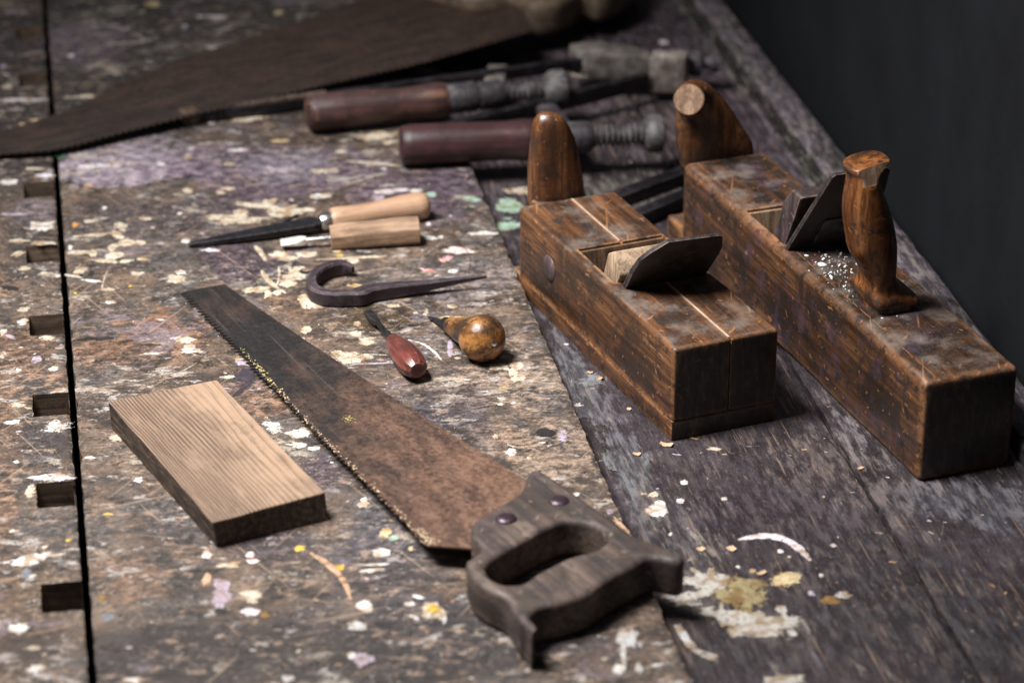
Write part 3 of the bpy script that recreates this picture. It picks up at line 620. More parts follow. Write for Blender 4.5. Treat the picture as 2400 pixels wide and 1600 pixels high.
PLANK_STAINS = [('d', 60, 800, .03, .10, (.125, .072, .043), .55), ('d', 80, 1000, .03, .06, (.040, .036, .038), .55), ('d', 10, 950, .012, .3, (.19, .11, .065), .45), ('d', 80, 1350, .03, .06, (.12, .085, .055), .55), ('d', 70, 560, .03, .06, (.042, .037, .035), .5),
                ('d', 90, 480, .025, .03, (.20, .17, .19), .7), ('d', 60, 250, .06, .3, (.026, .024, .024), .65), ('d', 50, 1480, .04, .04, (.040, .030, .026), .5), ('d', 60, 190, .012, .03, (.10, .06, .035), .5), ('d', 120, 880, .02, .03, (.22, .13, .08), .45)]
WELL_STAINS = [('d', 1330, 880, .014, .10, (.125, .125, .135), .70), ('d', 1460, 1090, .016, .09, (.120, .122, .132), .75), ('d', 1560, 1240, .014, .06, (.095, .095, .105), .65), ('d', 1650, 1190, .05, .05, (.036, .026, .035), .75), ('d', 1900, 1200, .06, .05, (.050, .040, .048), .65),
               ('d', 1850, 1060, .03, .05, (.115, .090, .080), .45), ('d', 1800, 1110, .05, .03, (.045, .034, .045), .6), ('d', 1990, 1090, .02, .08, (.13, .105, .10), .55), ('d', 1950, 990, .010, .05, (.17, .155, .17), .50), ('d', 2200, 1150, .05, .05, (.10, .10, .115), .60),
               ('d', 1480, 130, .20, .28, (.066, .050, .064), .85), ('d', 1400, 230, .06, .08, (.10, .08, .095), .65), ('d', 1480, 250, .05, .06, (.115, .095, .085), .55), ('d', 1420, 430, .06, .06, (.105, .095, .085), .65), ('d', 1170, 480, .05, .08, (.060, .048, .060), .7),
               ('d', 1750, 320, .06, .20, (.085, .066, .084), .75), ('d', 2000, 1400, .12, .08, (.034, .030, .036), .60), ('d', 1750, 1450, .08, .06, (.045, .036, .038), .55), ('d', 2250, 1450, .06, .10, (.030, .028, .033), .65), ('d', 1570, 1330, .02, .05, (.045, .038, .036), .6),
               ('d', 1540, 1440, .015, .03, (.15, .095, .065), .5), ('d', 1500, 1160, .010, .04, (.17, .115, .08), .5), ('d', 1300, 700, .03, .10, (.050, .040, .052), .6), ('d', 1400, 950, .012, .05, (.055, .040, .055), .6)]

def board_part(name, x0, x1, y0, y1, ztop, thick, mat, parent, stains, marks, step=.003, specks=0, speck_pal=None, scr=0, holes=(), ragged=0.0, seed=1, ylim=(1.10, 2.25), skew=0.0, reject=None):
    """one bench board: stained top sheet, sides, and its dried paint, all one mesh"""
    rnd = random.Random(seed)
    nx = max(2, int((x1 - x0) / step) + 1); ny = max(2, int((y1 - y0) / step) + 1)
    xs = np.linspace(x0, x1, nx); ys = np.linspace(y0, y1, ny)
    # make grid lines fall on the slot edges
    for (a, b, c, d) in holes:
        for e in (c, d): ys[np.argmin(abs(ys - e))] = e
        xs[np.argmin(abs(xs - a))] = a
    X, Y = np.meshgrid(xs, ys); V = np.stack([X.ravel(), Y.ravel(), np.full(X.size, ztop)], 1)
    acc = np.zeros((X.size, 4)); col = np.zeros((X.size, 3)); w = np.full(X.size, 1e-6); keep = np.zeros(X.size)
    wx = np.array([mnoise.noise((p[0] * 18, p[1] * 18, seed)) for p in V]) if X.size < 90000 else np.zeros(X.size)
    for st in stains:
        c = PQ(st[0], st[1], st[2], ztop)
        d = np.sqrt(((V[:, 0] - c.x) / st[3]) ** 2 + ((V[:, 1] - c.y) / st[4]) ** 2) + wx * .45
        g = np.clip(1.25 - d, 0, 1); g = g * g * (3 - 2 * g) * st[6]
        col += g[:, None] * np.array(st[5]); w += g; keep = np.maximum(keep, g)
    SC = np.concatenate([col / w[:, None], keep[:, None]], 1)
    faces = []
    idx = np.arange(nx * ny).reshape(ny, nx)
    def inhole(i, j):
        cx, cy = (xs[j] + xs[j + 1]) / 2, (ys[i] + ys[i + 1]) / 2
        return any(a < cx < b and c < cy < d for (a, b, c, d) in holes)
    for i in range(ny - 1):
        for j in range(nx - 1):
            if holes and inhole(i, j): continue
            faces.append((idx[i, j], idx[i, j + 1], idx[i + 1, j + 1], idx[i + 1, j]))
    verts = [list(v) for v in V]
    # chipped long edges
    if ragged:
        for i in range(ny):
            for j, sgn in ((0, 1), (nx - 1, -1)):
                k = idx[i, j]; y = ys[i]
                dx = ragged * max(0, .3 + mnoise.noise((y * 60, sgn * 5 + seed, 0)) + .7 * mnoise.noise((y * 190, sgn * 3, seed)))
                verts[k][0] += sgn * dx; verts[k][2] -= .0006
    for (a, b, c, d) in holes:
        for k, p in enumerate(verts):
            if a - 1e-5 <= p[0] <= b and c - 1e-5 <= p[1] <= d + 1e-5 and (abs(p[0] - a) < 1e-4 or abs(p[1] - c) < 1e-4 or abs(p[1] - d) < 1e-4):
                n_ = .0010 * max(0, mnoise.noise((p[0] * 300, p[1] * 300, 2)) + .35)
                if abs(p[0] - a) < 1e-4: p[0] -= n_
                if abs(p[1] - c) < 1e-4: p[1] -= n_
                if abs(p[1] - d) < 1e-4: p[1] += n_
                p[2] -= .0005
    cols = [tuple(c) for c in SC]; fm = [0] * len(faces)
    def skirt(ring):
        b = len(verts)
        for k in ring:
            v = verts[k]; verts.append([v[0], v[1], ztop - thick]); cols.append(cols[k])
        for q in range(len(ring) - 1):
            faces.append((ring[q], b + q, b + q + 1, ring[q + 1])); fm.append(0)
    skirt([int(k) for k in idx[:, nx - 1]]); skirt([int(k) for k in idx[::-1, 0]])
    skirt([int(k) for k in idx[0, :]]); skirt([int(k) for k in idx[ny - 1, ::-1]])
    mk = marks
    ok = (lambda x, y: True) if reject is None else reject
    pal = speck_pal or ['cream', 'white', 'lwhite', 'tan', 'tan', 'tan', 'worn', 'worn', 'wworn', 'pwhite', 'lilac', 'dark', 'dark']
    k = 0
    while k < specks:
        x, y = rnd.uniform(x0 + .001, x1 - .001), rnd.uniform(max(y0, ylim[0]), min(y1, ylim[1]))
        if any(a - .002 < x and c - .002 < y < d + .002 for (a, b, c, d) in holes): k += 1; continue
        dens = .5 + .9 * mnoise.noise((x * 22, y * 22, seed + 3)) + .4 * mnoise.noise((x * 70, y * 70, seed))
        k += 1
        if rnd.random() > dens: continue
        r = min(.0022, .00032 * math.exp(abs(rnd.gauss(0, .75))))
        kk = rnd.choice(pal); c = list(PC[kk]); f = rnd.uniform(.75, 1.05); c = [c[0] * f, c[1] * f, c[2] * f, min(.95, c[3] + .05)]
        mk.blob((x, y), r * rnd.uniform(.8, 2.2), r * rnd.uniform(.6, 1.1), tuple(c), rnd.gauss(0, .7), .6, n=11, h=.00010, seed=k)
    for k in range(scr):
        x, y = rnd.uniform(x0, x1), rnd.uniform(max(y0, ylim[0]), min(y1, 1.75))
        L = rnd.uniform(.006, .04); a = rnd.choice([rnd.gauss(0.15, .35), rnd.gauss(1.2, .4), rnd.uniform(0, 3.14)])
        cv = rnd.uniform(-.25, .25); pts = []
        for q in range(6):
            t = q / 5 - .5; px, py = x + math.cos(a) * L * t - math.sin(a) * L * cv * t * t, y + math.sin(a) * L * t + math.cos(a) * L * cv * t * t
            pts.append((min(max(px, x0 + .001), x1 - .001), py))
        if any(aa - .002 < p[0] and cc - .002 < p[1] < dd + .002 for p in pts for (aa, bb, cc, dd) in holes): continue
        cw = rnd.uniform(.00012, .00030)
        mk.stroke(pts, [cw * .4, cw, cw, cw, cw * .8, cw * .3], PC[rnd.choice(['tan', 'tan', 'worn', 'wworn', 'dark'])][:3] + (.56,), seed=k, h=.00003)
    b = len(verts)
    verts += mk.v; cols += mk.c; faces += [tuple(q + b for q in f) for f in mk.f]; fm += [1] * len(mk.f)
    if skew:
        for v in verts: v[0] += 0
    me = bpy.data.meshes.new(name); me.from_pydata([tuple(v) for v in verts], [], [tuple(int(q) for q in f) for f in faces])
    at = me.color_attributes.new('stain', 'FLOAT_COLOR', 'POINT')
    at.data.foreach_set('color', np.array(cols, dtype=np.float32).ravel())
    o = link(name, me, mat, parent); me.materials.append(MAT['paint'])
    me.polygons.foreach_set('material_index', fm); me.update()
    return o

# ------------------------------------------------------------------ the workbench
bench = thing('workbench', 'old wooden workbench spattered with cream, purple and white paint, carrying all the tools', 'workbench')
GX0, GX1, EX = -0.0058, -0.0022, 0.2890
mk = Marks(0.0)
for a in TOP_MARKS: at_px(mk, *a)
for a in TOP_LINES: line_px(mk, *a)
at_px(mk, 'z8', 305, 1118, 84, 42, 'yellow', lift=.0004)
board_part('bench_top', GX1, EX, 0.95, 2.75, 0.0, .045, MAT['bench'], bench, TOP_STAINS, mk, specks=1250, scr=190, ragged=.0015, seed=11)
mk = Marks(0.0)
for a in PLANK_MARKS: at_px(mk, *a)
slots = [(-.0272, GX0 + .001, 1.2560 + .1120 * k, 1.2560 + .1120 * k + .0285) for k in range(0, 9)]
plank = board_part('slotted_plank', -.095, GX0, 0.95, 2.75, 0.0, .060, MAT['bench'], bench, PLANK_STAINS, mk, specks=420, scr=70, holes=slots, ragged=.0012, seed=23, step=.0022)
for (a, b, c, d) in slots:                  # the open slots for the bench dogs: three walls and a floor each
    y0, y1 = c, d
    vs = [(a, y0, -.0004), (a, y1, -.0004), (GX0, y0, -.0004), (GX0, y1, -.0004), (a, y0, -.055), (a, y1, -.055), (GX0, y0, -.055), (GX0, y1, -.055)]
    link('dog_slot', mesh(vs, [(0, 1, 5, 4), (1, 3, 7, 5), (0, 4, 6, 2), (4, 5, 7, 6)]), MAT['slotwood'], bench)
mk = Marks(WZ)
for a in WELL_MARKS: at_px(mk, *a)
for a in WELL_LINES: line_px(mk, *a)
WG = .4372
WP = ['white', 'lwhite', 'tan', 'tan', 'lilac', 'grey', 'cream', 'dark']
board_part('well_board', EX - .02, WG, 0.95, 2.75, WZ, .02, MAT['well'], bench, WELL_STAINS, mk, specks=520, speck_pal=WP, scr=40, ragged=.0006, seed=31)
board_part('well_board', WG + .0026, .545, 0.95, 2.75, WZ, .02, MAT['well'], bench, WELL_STAINS, Marks(WZ), specks=260, speck_pal=WP, scr=20, ragged=.0009, seed=37)
# filler under the gaps
link('under_board', from_bm(box_bm(-.09, .56, .95, 2.75, -.075, -.061)), MAT['gap'], bench)
link('gap_batten', from_bm(box_bm(WG - .004, WG + .006, .95, 2.75, WZ - .012, WZ - .0055)), MAT['gap'], bench)
# back rail, slightly out of parallel, moulded towards the well
tilt = math.atan(.0103)
prof = [(0, -.03), (0, -.0128), (.0006, -.0120), (.0022, -.0118), (.0026, -.0114), (.0040, .0020), (.0045, .0032), (.0070, .0044), (.0250, .0046), (.0278, .0030), (.0285, -.06), (.0, -.06)]
rings = []
NR = 190
for i in range(NR):
    y = 0.95 + (2.75 - .95) * i / (NR - 1); xb = .5228 + (2.194 - y) * .0103; r_ = []
    for q, (px, pz) in enumerate(prof):
        jx = .0009 * mnoise.noise((y * 45, q * 2.3, 3)) + .0006 * mnoise.noise((y * 140, q, 9)); jz = .0006 * mnoise.noise((y * 60, q * 1.7, 5))
        r_.append((xb + px + (jx if 1 < q < 10 else 0), y, pz + (jz if 1 < q < 10 else 0)))
    rings.append(r_)
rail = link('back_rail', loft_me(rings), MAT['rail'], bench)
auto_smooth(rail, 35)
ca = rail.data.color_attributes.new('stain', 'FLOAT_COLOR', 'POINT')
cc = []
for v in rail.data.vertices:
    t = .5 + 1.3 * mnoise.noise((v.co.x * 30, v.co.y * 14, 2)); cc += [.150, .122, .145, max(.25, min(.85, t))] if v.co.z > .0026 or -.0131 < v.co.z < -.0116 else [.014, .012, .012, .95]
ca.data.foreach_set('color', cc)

# ------------------------------------------------------------------ backdrop cloth hanging behind the bench
nx, nz = 240, 90
vs, fs = [], []
for j in range(nz):
    z = -.45 + 1.05 * j / (nz - 1)
    for i in range(nx):
        y = .55 + 2.7 * i / (nx - 1)
        x = .5228 + (2.194 - y) * .0103 + .052 + .0016 * mnoise.noise((y * 7, z * 2.5, 1)) + .0011 * mnoise.noise((y * 34 + z * 5, z * 5, 4)) + .0008 * mnoise.noise((y * 60 - z * 25, z * 22, 8))
        c1 = abs(math.sin(y * 37 + z * 9 + 2 * mnoise.noise((y * 3, z * 3, 0)))); x += .0009 * (1 - c1) ** 6
        vs.append((x, y, z))
for j in range(nz - 1):
    for i in range(nx - 1):
        a = j * nx + i; fs.append((a, a + nx, a + nx + 1, a + 1))
bd = link('backdrop', mesh(vs, fs), MAT['cloth'], None, True); bd['kind'] = 'structure'

# ------------------------------------------------------------------ wooden planes
def slab(poly_xz, yb, zb, k, off, thick):
    """plate leaning towards the heel: poly in (x, z); y = yb + off - k (z - zb); thick measured along y"""
    bm = bmesh.new(); A, B = [], []
    for x, z in poly_xz:
        y = yb + off - k * (z - zb); A.append(bm.verts.new((x, y, z))); B.append(bm.verts.new((x, y + thick, z + .0)))
    bm.faces.new(A); bm.faces.new(B[::-1]); n = len(A)
    for i in range(n): bm.faces.new((A[i], B[i], B[(i + 1) % n], A[(i + 1) % n]))
    return bm

def grime_edges(o, deg=35): return auto_smooth(o, deg)

def wobble(o, amp, sc, seed=0.0, cut=0):
    for v in o.data.vertices:
        c = v.co; n = mnoise.noise_vector((c.x * sc + seed, c.y * sc, c.z * sc)); v.co = c + n * amp

def worn_block(bm, amp=.00045, seed=0.0):
    bmesh.ops.subdivide_edges(bm, edges=[e for e in bm.edges if e.calc_length() > .09], cuts=34, use_grid_fill=True)
    for v in bm.verts:
        c = v.co
        v.co = c + mnoise.noise_vector((c.x * 22 + seed, c.y * 22, c.z * 22)) * amp + mnoise.noise_vector((c.x * 130 + seed, c.y * 130, c.z * 130)) * amp * .75
    return bm

# --- short plane
pa = thing('wooden_plane', 'short orange brown wooden plane with pale wedge and dark iron, nearest the bench top edge', 'hand plane', (.3419, 1.4092, WZ), rotz=math.radians(13.0), group='old wooden hand planes')
wA, hA, LA = .0690, .0607, .2299
bm = bevel(box_bm(0, wA, 0, LA, .0136, hA), .0028, 3, lambda e: max(v.co.z for v in e.verts) > .03)
body = link('body', from_bm(worn_block(bm, .0004, 1.0)), MAT['planeA'], pa)
boolean(body, [prism_bm([(.0880, .075), (.1545, .075), (.1430, .012), (.1290, .012)], 0, .0070, .0655),
               box_bm(.0362, .0379, -.01, .2400, hA - .0011, hA + .01), box_bm(.0364, .0376, -.01, .0016, -.01, hA + .01)])
auto_smooth(body, 35)
bm = bevel(box_bm(.0000, wA, .0002, .2415, 0, .0132), .0014, 2)
auto_smooth(link('sole', from_bm(bm), MAT['planeA'], pa), 35)
link('glue_strip', from_bm(box_bm(.03625, .03785, .0026, .0878, hA - .003, hA - .00015)), MAT['strip'], pa)
link('glue_strip', from_bm(box_bm(.03625, .03785, .1548, .2285, hA - .003, hA - .00015)), MAT['strip'], pa)
link('throat_lining', from_bm(prism_bm([(.1500, .0592), (.1524, .0592), (.1444, .0140), (.1420, .0140)], 0, .0072, .0653)), MAT['throatA'], pa)
ir = [(.0098, .030), (.0098, .0607), (.0090, .0774), (.0102, .0876), (.0140, .0930), (.0231, .1014), (.0580, .0992), (.0606, .0975), (.0650, .0865), (.0652, .0800), (.0640, .0607), (.0640, .030)]
iron = link('iron', from_bm(bevel(slab(ir, .0871, .0607, .75, 0, .0046), .0006, 2)), MAT['iron'], pa); auto_smooth(iron, 30)
# wedge: slab in front of the iron, end cut square to its length
y0 = lambda z, off: .0871 + off - .75 * (z - .0607)
wp = [(y0(.022, .0052), .022), (y0(.0650, .0105), .0650), (y0(.0672, .0120), .0672), (y0(.0785, .0300), .0785), (y0(.0745, .0345), .0745), (y0(.022, .0150), .022)]
bm = prism_bm(wp, 0, .0088, .0600); bevel(bm, .0011, 2)
auto_smooth(link('wedge', from_bm(bm), MAT['wedge'], pa), 30)
# front horn
RA = [(.0530, .0139, .0279, .0515), (.0607, .0137, .0277, .0513), (.077, .0134, .0267, .0486), (.0900, .0134, .0250, .0458), (.100, .0137, .0240, .0428), (.107, .0142, .0234, .0396), (.1125, .0152, .0232, .0362), (.1165, .0175, .0238, .0328), (.1186, .0205, .0245, .0290)]
rings = []
for i, (z, a, b, c) in enumerate(RA):
    yd = .026 - .012 * max(0, (z - .07) / .05); lean = .0015 * max(0, (z - .1) / .02); cap = 0 if i < 7 else .0025 * (i - 6)
    ring = [(a, .2370 + lean + cap, z), (b, .2316 + lean + cap, z), (c, .2308 + lean + cap, z), (c - .0012, .2308 + yd - cap, z), (a + .003, .2345 + yd - cap, z)]
    rings.append(chaikin(ring, 2))
horn = link('front_horn', loft_me(rings), MAT['horn'], pa); auto_smooth(horn, 50)
link('horn_block', from_bm(bevel(box_bm(.0135, .0515, .2303, .2412, .0140, .0585), .0008, 1)), MAT['planeA'], pa)
# strike button on the side
rg = [sup((.0005 - dx, .1800, .0372), (0, 1, 0), (0, 0, 1), r, r, 20) for dx, r in ((-.002, .0092), (.0004, .0092), (.0014, .0082), (.0019, .0055), (.0021, .001))]
auto_smooth(link('strike_button', loft_me(rg), MAT['wedgedark'], pa), 50)

# --- long plane
pb = thing('wooden_plane', 'long dark brown wooden plane with upright rear handle, standing along the back rail', 'hand plane', (.4697, 1.3359, WZ), rotz=math.radians(9.8), group='old wooden hand planes')
wB, hB, LB = .0607, .0642, .3490
bm = bevel(box_bm(0, wB, 0, LB, 0, hB), .0042, 4)
body = link('body', from_bm(worn_block(bm, .0005, 5.0)), MAT['planeB'], pb)
boolean(body, [prism_bm([(.1935, .08), (.2620, .08), (.2520, .012), (.2300, .012)], 0, .0062, .0560), box_bm(.0088, .0094, .26, .36, hB - .0008, hB + .01), box_bm(.0088, .0094, -.01, .19, hB - .0008, hB + .01)])
auto_smooth(body, 35)
link('throat_lining', from_bm(prism_bm([(.2574, .0625), (.2600, .0625), (.2530, .0140), (.2506, .0140)], 0, .0064, .0558)), MAT['throat'], pb)
link('horn_block', from_bm(bevel(box_bm(.0120, .0565, .3495, .3740, .0152, .0570), .001, 1)), MAT['planeB'], pb)
bm = bevel(box_bm(.0010, wB, .3480, .3760, 0, .0150), .0014, 2)
auto_smooth(link('sole_toe', from_bm(bm), MAT['planeB'], pb), 35)
ir = [(.0045, .030), (.0042, .0642), (.0085, .0920), (.0140, .1262), (.0160, .1282), (.0500, .1282), (.0530, .1262), (.0560, .1080), (.0565, .0642), (.0565, .030)]
iron = link('iron', from_bm(bevel(slab(ir, .1928, .0642, .60, 0, .0040), .0006, 2)), MAT['iron'], pb); auto_smooth(iron, 30)
cp = [(.0210, .058), (.0200, .0760), (.0215, .0800), (.0208, .0868), (.0225, .0884), (.0360, .0884), (.0370, .0820), (.0440, .0800), (.0450, .058)]
ci = link('cap_iron', from_bm(bevel(slab(cp, .1928, .0642, .60, -.0016, .0018), .0005, 1)), MAT['irongrey'], pb); auto_smooth(ci, 30)
y0 = lambda z, off: .1928 + off - .60 * (z - .0642)
wp = [(y0(.025, .0048), .025), (y0(.0880, .0110), .0880), (y0(.1040, .0120), .1040), (y0(.1040, .0270), .1040), (y0(.0910, .0310), .0910), (y0(.025, .0160), .025)]
bm = prism_bm(wp, 0, .0068, .0540); bevel(bm, .0014, 2)
auto_smooth(link('wedge', from_bm(bm), MAT['wedgedark'], pb), 30)
# front horn with sawn-off end: rings in local space
HB = [  # centre x, y, z, half width, half depth, tilt of the section plane
 ((.0295, .3330, .060), .0272, .0160), ((.0290, .3330, .070), .0276, .0162), ((.0265, .3330, .084), .0270, .0165), ((.0240, .3328, .096), .0250, .0165), ((.0205, .3325, .107), .0222, .0160)]
rings = []
nrm = Vector((-.46, -.78, .36)).normalized()
def tiltring(c, n, a, b, e):
    n = n.normalized(); u = Vector((0, 1, 0)).cross(n).normalized(); u = -u if u.x < 0 else u; w = n.cross(u); w = -w if w.y < 0 else w
    return sup(c, u, w, a, b, 36, e)
HP = [((.0310, .3630, .0560), 0, .0255, .0128, 3.2), ((.0295, .3630, .0660), 0, .0262, .0130, 3.0), ((.0268, .3630, .0740), 0, .0250, .0132, 2.8), ((.0234, .3630, .0830), .03, .0222, .0132, 2.6), ((.0207, .3625, .0915), .12, .0193, .0130, 2.5),
      ((.0172, .3612, .0985), .28, .0167, .0126, 2.4), ((.0126, .3582, .1042), .52, .0143, .0120, 2.3), ((.0078, .3540, .1080), .80, .0122, .0112, 2.2), ((.0036, .3490, .1098), 1.0, .0108, .0105, 2.1), ((.0006, .3438, .1110), 1.0, .0103, .0102, 2.1)]
HP = [tuple(q) for q in HP]
flat = catmull([(q[0][0], q[0][1], q[0][2]) for q in HP], 3); par = catmull([(q[1], q[2], q[3]) for q in HP], 3); ex = catmull([(q[4], 0, 0) for q in HP], 3)
for c, p_, e in zip(flat, par, ex):
    f_ = max(0, min(1, p_.x)); rings.append(tiltring(c, Vector((0, 0, 1)) * (1 - f_) + nrm * f_, p_.y, p_.z, e.x))
horn = link('front_horn', loft_me(rings, True, True), MAT['horn'], pb); auto_smooth(horn, 50)
cut = tiltring((.00057, .34374, .11102), nrm, .0098, .0097, 2.1)
cutv = [p + nrm * .0004 for p in cut]
hz = link('sawn_end', mesh(cut + cutv, [tuple(range(36, 72))] + [(i, (i + 1) % 36, 36 + (i + 1) % 36, 36 + i) for i in range(36)]), MAT['rawcut'], horn)
# rear handle
HR = [(0.056, 0.0272, 0.0133, 0.101, 0.015, 6), (0.0682, 0.0272, 0.0133, 0.104, 0.016, 7), (0.0688, 0.0272, 0.0146, 0.106, 0.0205, 6), (0.071, 0.0268, 0.0152, 0.1065, 0.0218, 7), (0.0735, 0.0255, 0.015, 0.1065, 0.0212, 5), (0.0775, 0.0215, 0.01242, 0.105, 0.01665, 2.8), (0.082, 0.0202, 0.01021, 0.103, 0.01426, 2.4), (0.0875, 0.0192, 0.01021, 0.1015, 0.0139, 2.2), (0.0924, 0.018, 0.01126, 0.1005, 0.01426, 2.1), (0.1035, 0.0145, 0.01422, 0.1, 0.01548, 2.1), (0.112, 0.0127, 0.01458, 0.1, 0.01584, 2.1), (0.1197, 0.011, 0.0144, 0.1, 0.01575, 2.1), (0.128, 0.009, 0.01368, 0.1, 0.01512, 2.1), (0.136, 0.0073, 0.01215, 0.1, 0.01422, 2.1), (0.143, 0.006, 0.01003, 0.1, 0.01267, 2.1), (0.1488, 0.0056, 0.00906, 0.1002, 0.01179, 2.2), (0.153, 0.0062, 0.00959, 0.1004, 0.01179, 2.3), (0.1562, 0.0072, 0.01181, 0.1008, 0.01306, 2.4), (0.1582, 0.0078, 0.01258, 0.101, 0.01306, 2.5), (0.159, 0.0078, 0.01152, 0.101, 0.0121, 2.5)]  # z, centre x, half width, centre y, half depth, exponent
q1 = catmull([(q[0], q[1], q[2]) for q in HR], 5); q2 = catmull([(q[3], q[4], q[5]) for q in HR], 5)
rings = [sup((a.y, b.x, a.x), (1, 0, 0), (0, 1, 0), a.z, b.y, 56, b.z) for a, b in zip(q1, q2)]
for r_ in rings:
    for p in r_:
        p.z += (p.x - .006) * .16 * min(1, max(0, (p.z - .143) / .012))     # the top leans up to the right
        if p.z > .1470:                     # two saw cuts slice the near side of the top
            t = .0890 + (p.z - .1470) * .22
            p.y = max(p.y, t)
hd = link('rear_handle', loft_me(rings), MAT['handleB'], pb)
hd.data.materials.append(MAT['rawcut'])
for p in hd.data.polygons:
    c = p.center
    t = .0890 + (c.z - .1470) * .22
    p.material_index = 1 if (.1475 < c.z < .1604 and abs(c.y - t) < .0006) else 0
auto_smooth(hd, 40)
# loose white flakes and dust on the long plane
fl = []; ff = []
rnd = random.Random(5)
mw = pb.matrix_world
def flake(x, y, r, z=hB, lift=.0006):
    b = len(fl); n = 7; a0 = rnd.uniform(0, 6.28); tilt_ = rnd.uniform(-.0006, .0008); el = rnd.uniform(.35, .9); rot = rnd.uniform(0, 3.14)
    for zz in (0, lift):
        for k in range(n):
            a = a0 + 6.283 * k / n; q = r * rnd.uniform(.6, 1.2); px, py = q * math.cos(a), q * el * math.sin(a)
            X, Y = x + px * math.cos(rot) - py * math.sin(rot), y + px * math.sin(rot) + py * math.cos(rot)
            fl.append(mw @ Vector((X, Y, z + .0002 + zz + tilt_ * (px / r + 1) * .5)))
    ff.append(tuple(b + k for k in range(n))[::-1]); ff.append(tuple(b + n + k for k in range(n)))
    for k in range(n): ff.append((b + k, b + (k + 1) % n, b + n + (k + 1) % n, b + n + k))
for x, y, r in ((.0150, .166, .0042), (.0190, .172, .0014), (.0240, .1735, .0013), (.0235, .178, .0016), (.0330, .176, .0018), (.0150, .1530, .0020), (.0120, .1465, .0028), (.0245, .1400, .0042), (.0305, .1425, .0048), (.0350, .1460, .0040), (.0255, .1350, .0020), (.0285, .1370, .0024),
                (.0200, .1380, .0016), (.0180, .1320, .0014), (.0270, .158, .0018), (.0240, .160, .0012), (.0360, .159, .0018), (.0120, .181, .0020), (.0285, .122, .0016), (.0150, .0830, .0012), (.0250, .0835, .0016)):
    flake(x, y, r * .75)
for k in range(120): flake(rnd.gauss(.024, .009), rnd.gauss(.145, .020), rnd.uniform(.0002, .0007), lift=.0003)
fo = link('paint_flakes', mesh(fl, ff), MAT['flake']); tag(fo, 'loose white paint flakes scattered on the long plane behind its rear handle', 'flakes', kind='stuff')

# ------------------------------------------------------------------ front hand saw
tipT, tipB = PQ('s', 435, 686, .001), PQ('s', 526, 669, .001)
heelT, heelB = PQ('s', 1007, 1282, .012), PQ('s', 1224, 1117, .012)
xa = (heelT - tipT).normalized()
sw = thing('hand_saw', 'old rust brown hand saw with grey wooden handle, teeth facing the loose board', 'saw', tipT, x_axis=xa)
inv = sw.matrix_world.inverted()
def L2(p): q = inv @ p; return (q.x, q.y)
back = [L2(tipB)] + [L2(PQ('y3', x, y, z)) for x, y, z in ((520, 218, .004), (760, 378, .006), (1240, 690, .009), (1900, 1098, .0125), (2060, 1200, .0125))]
heel = [L2(PQ('y3', 1800, 1560, .012)), L2(PQ('y3', 1640, 1500, .012))]
Lt = L2(heelT)[0]; teeth = []; pitch = .0046; n = int(Lt / pitch)
rnd = random.Random(3)
for i in range(n):
    x = i * pitch; wv = .0009 * math.sin(x * 22)
    j = rnd.uniform(.75, 1.2) * (.0042 if x < .15 else .0026)
    teeth += [(x, wv), (x + pitch * .30, -j + wv), (x + pitch * .42, -j * .95 + wv)]
teeth.append((Lt, 0))
out = back + heel + teeth[::-1]
bm = bmesh.new(); vv = [bm.verts.new((p[0], p[1], 0)) for p in out]
f = bm.faces.new(vv); r_ = bmesh.ops.extrude_face_region(bm, geom=[f])
for g in r_['geom']:
    if isinstance(g, bmesh.types.BMVert): g.co.z += .0011
blade = link('blade', from_bm(bm), MAT['saw'], sw)
# sawdust and paint clogged between the teeth
def lumps(spots, r0, mat, parent, seed):
    rnd = random.Random(seed); V, Fc = [], []
    for (x, y, z, s_) in spots:
        bm = bmesh.new(); bmesh.ops.create_icosphere(bm, subdivisions=1, radius=1)
        a = rnd.uniform(.6, 1.5); b_ = len(V)
        for v in bm.verts:
            q = v.co * rnd.uniform(.65, 1.25) * r0 * s_; V.append((x + q.x * a, y + q.y / a, z + q.z * .55))
        for f in bm.faces: Fc.append(tuple(b_ + v.index for v in f.verts))
        bm.free()
    return link('clogged_dust', mesh(V, Fc), mat, parent)
sp1, sp2 = [], []
for k in range(430):
    x = rnd.uniform(.120, Lt); d = .0009 * math.sin(x * 22)
    if mnoise.noise((x * 120, 1, 0)) < -.15: continue
    sp1.append((x, d + rnd.gauss(-.0004, .0009), rnd.uniform(.0002, .0014), rnd.uniform(.5, 1.3)))
for k in range(70): sp1.append((rnd.uniform(Lt - .02, Lt), rnd.gauss(.0015, .002), .0012, rnd.uniform(.5, 1.2)))
for k in range(90):
    x = rnd.gauss(.140, .022); sp2.append((x, .0009 * math.sin(x * 22) + rnd.gauss(-.0002, .0010), rnd.uniform(.0004, .0014), rnd.uniform(.5, 1.3)))
lumps(sp1, .00062, MAT['sawdust'], blade, 4)['label'] = 'pale sawdust stuck in the teeth'
lumps(sp2, .00062, MAT['yellowdust'], blade, 5)['label'] = 'yellow paint crumbs stuck in the teeth'
lumps([(.2235 + rnd.gauss(0, .0022), .0215 + rnd.gauss(0, .0022), .0012, rnd.uniform(.4, .9)) for k in range(26)], .0008, MAT['yellowdust'], blade, 6)
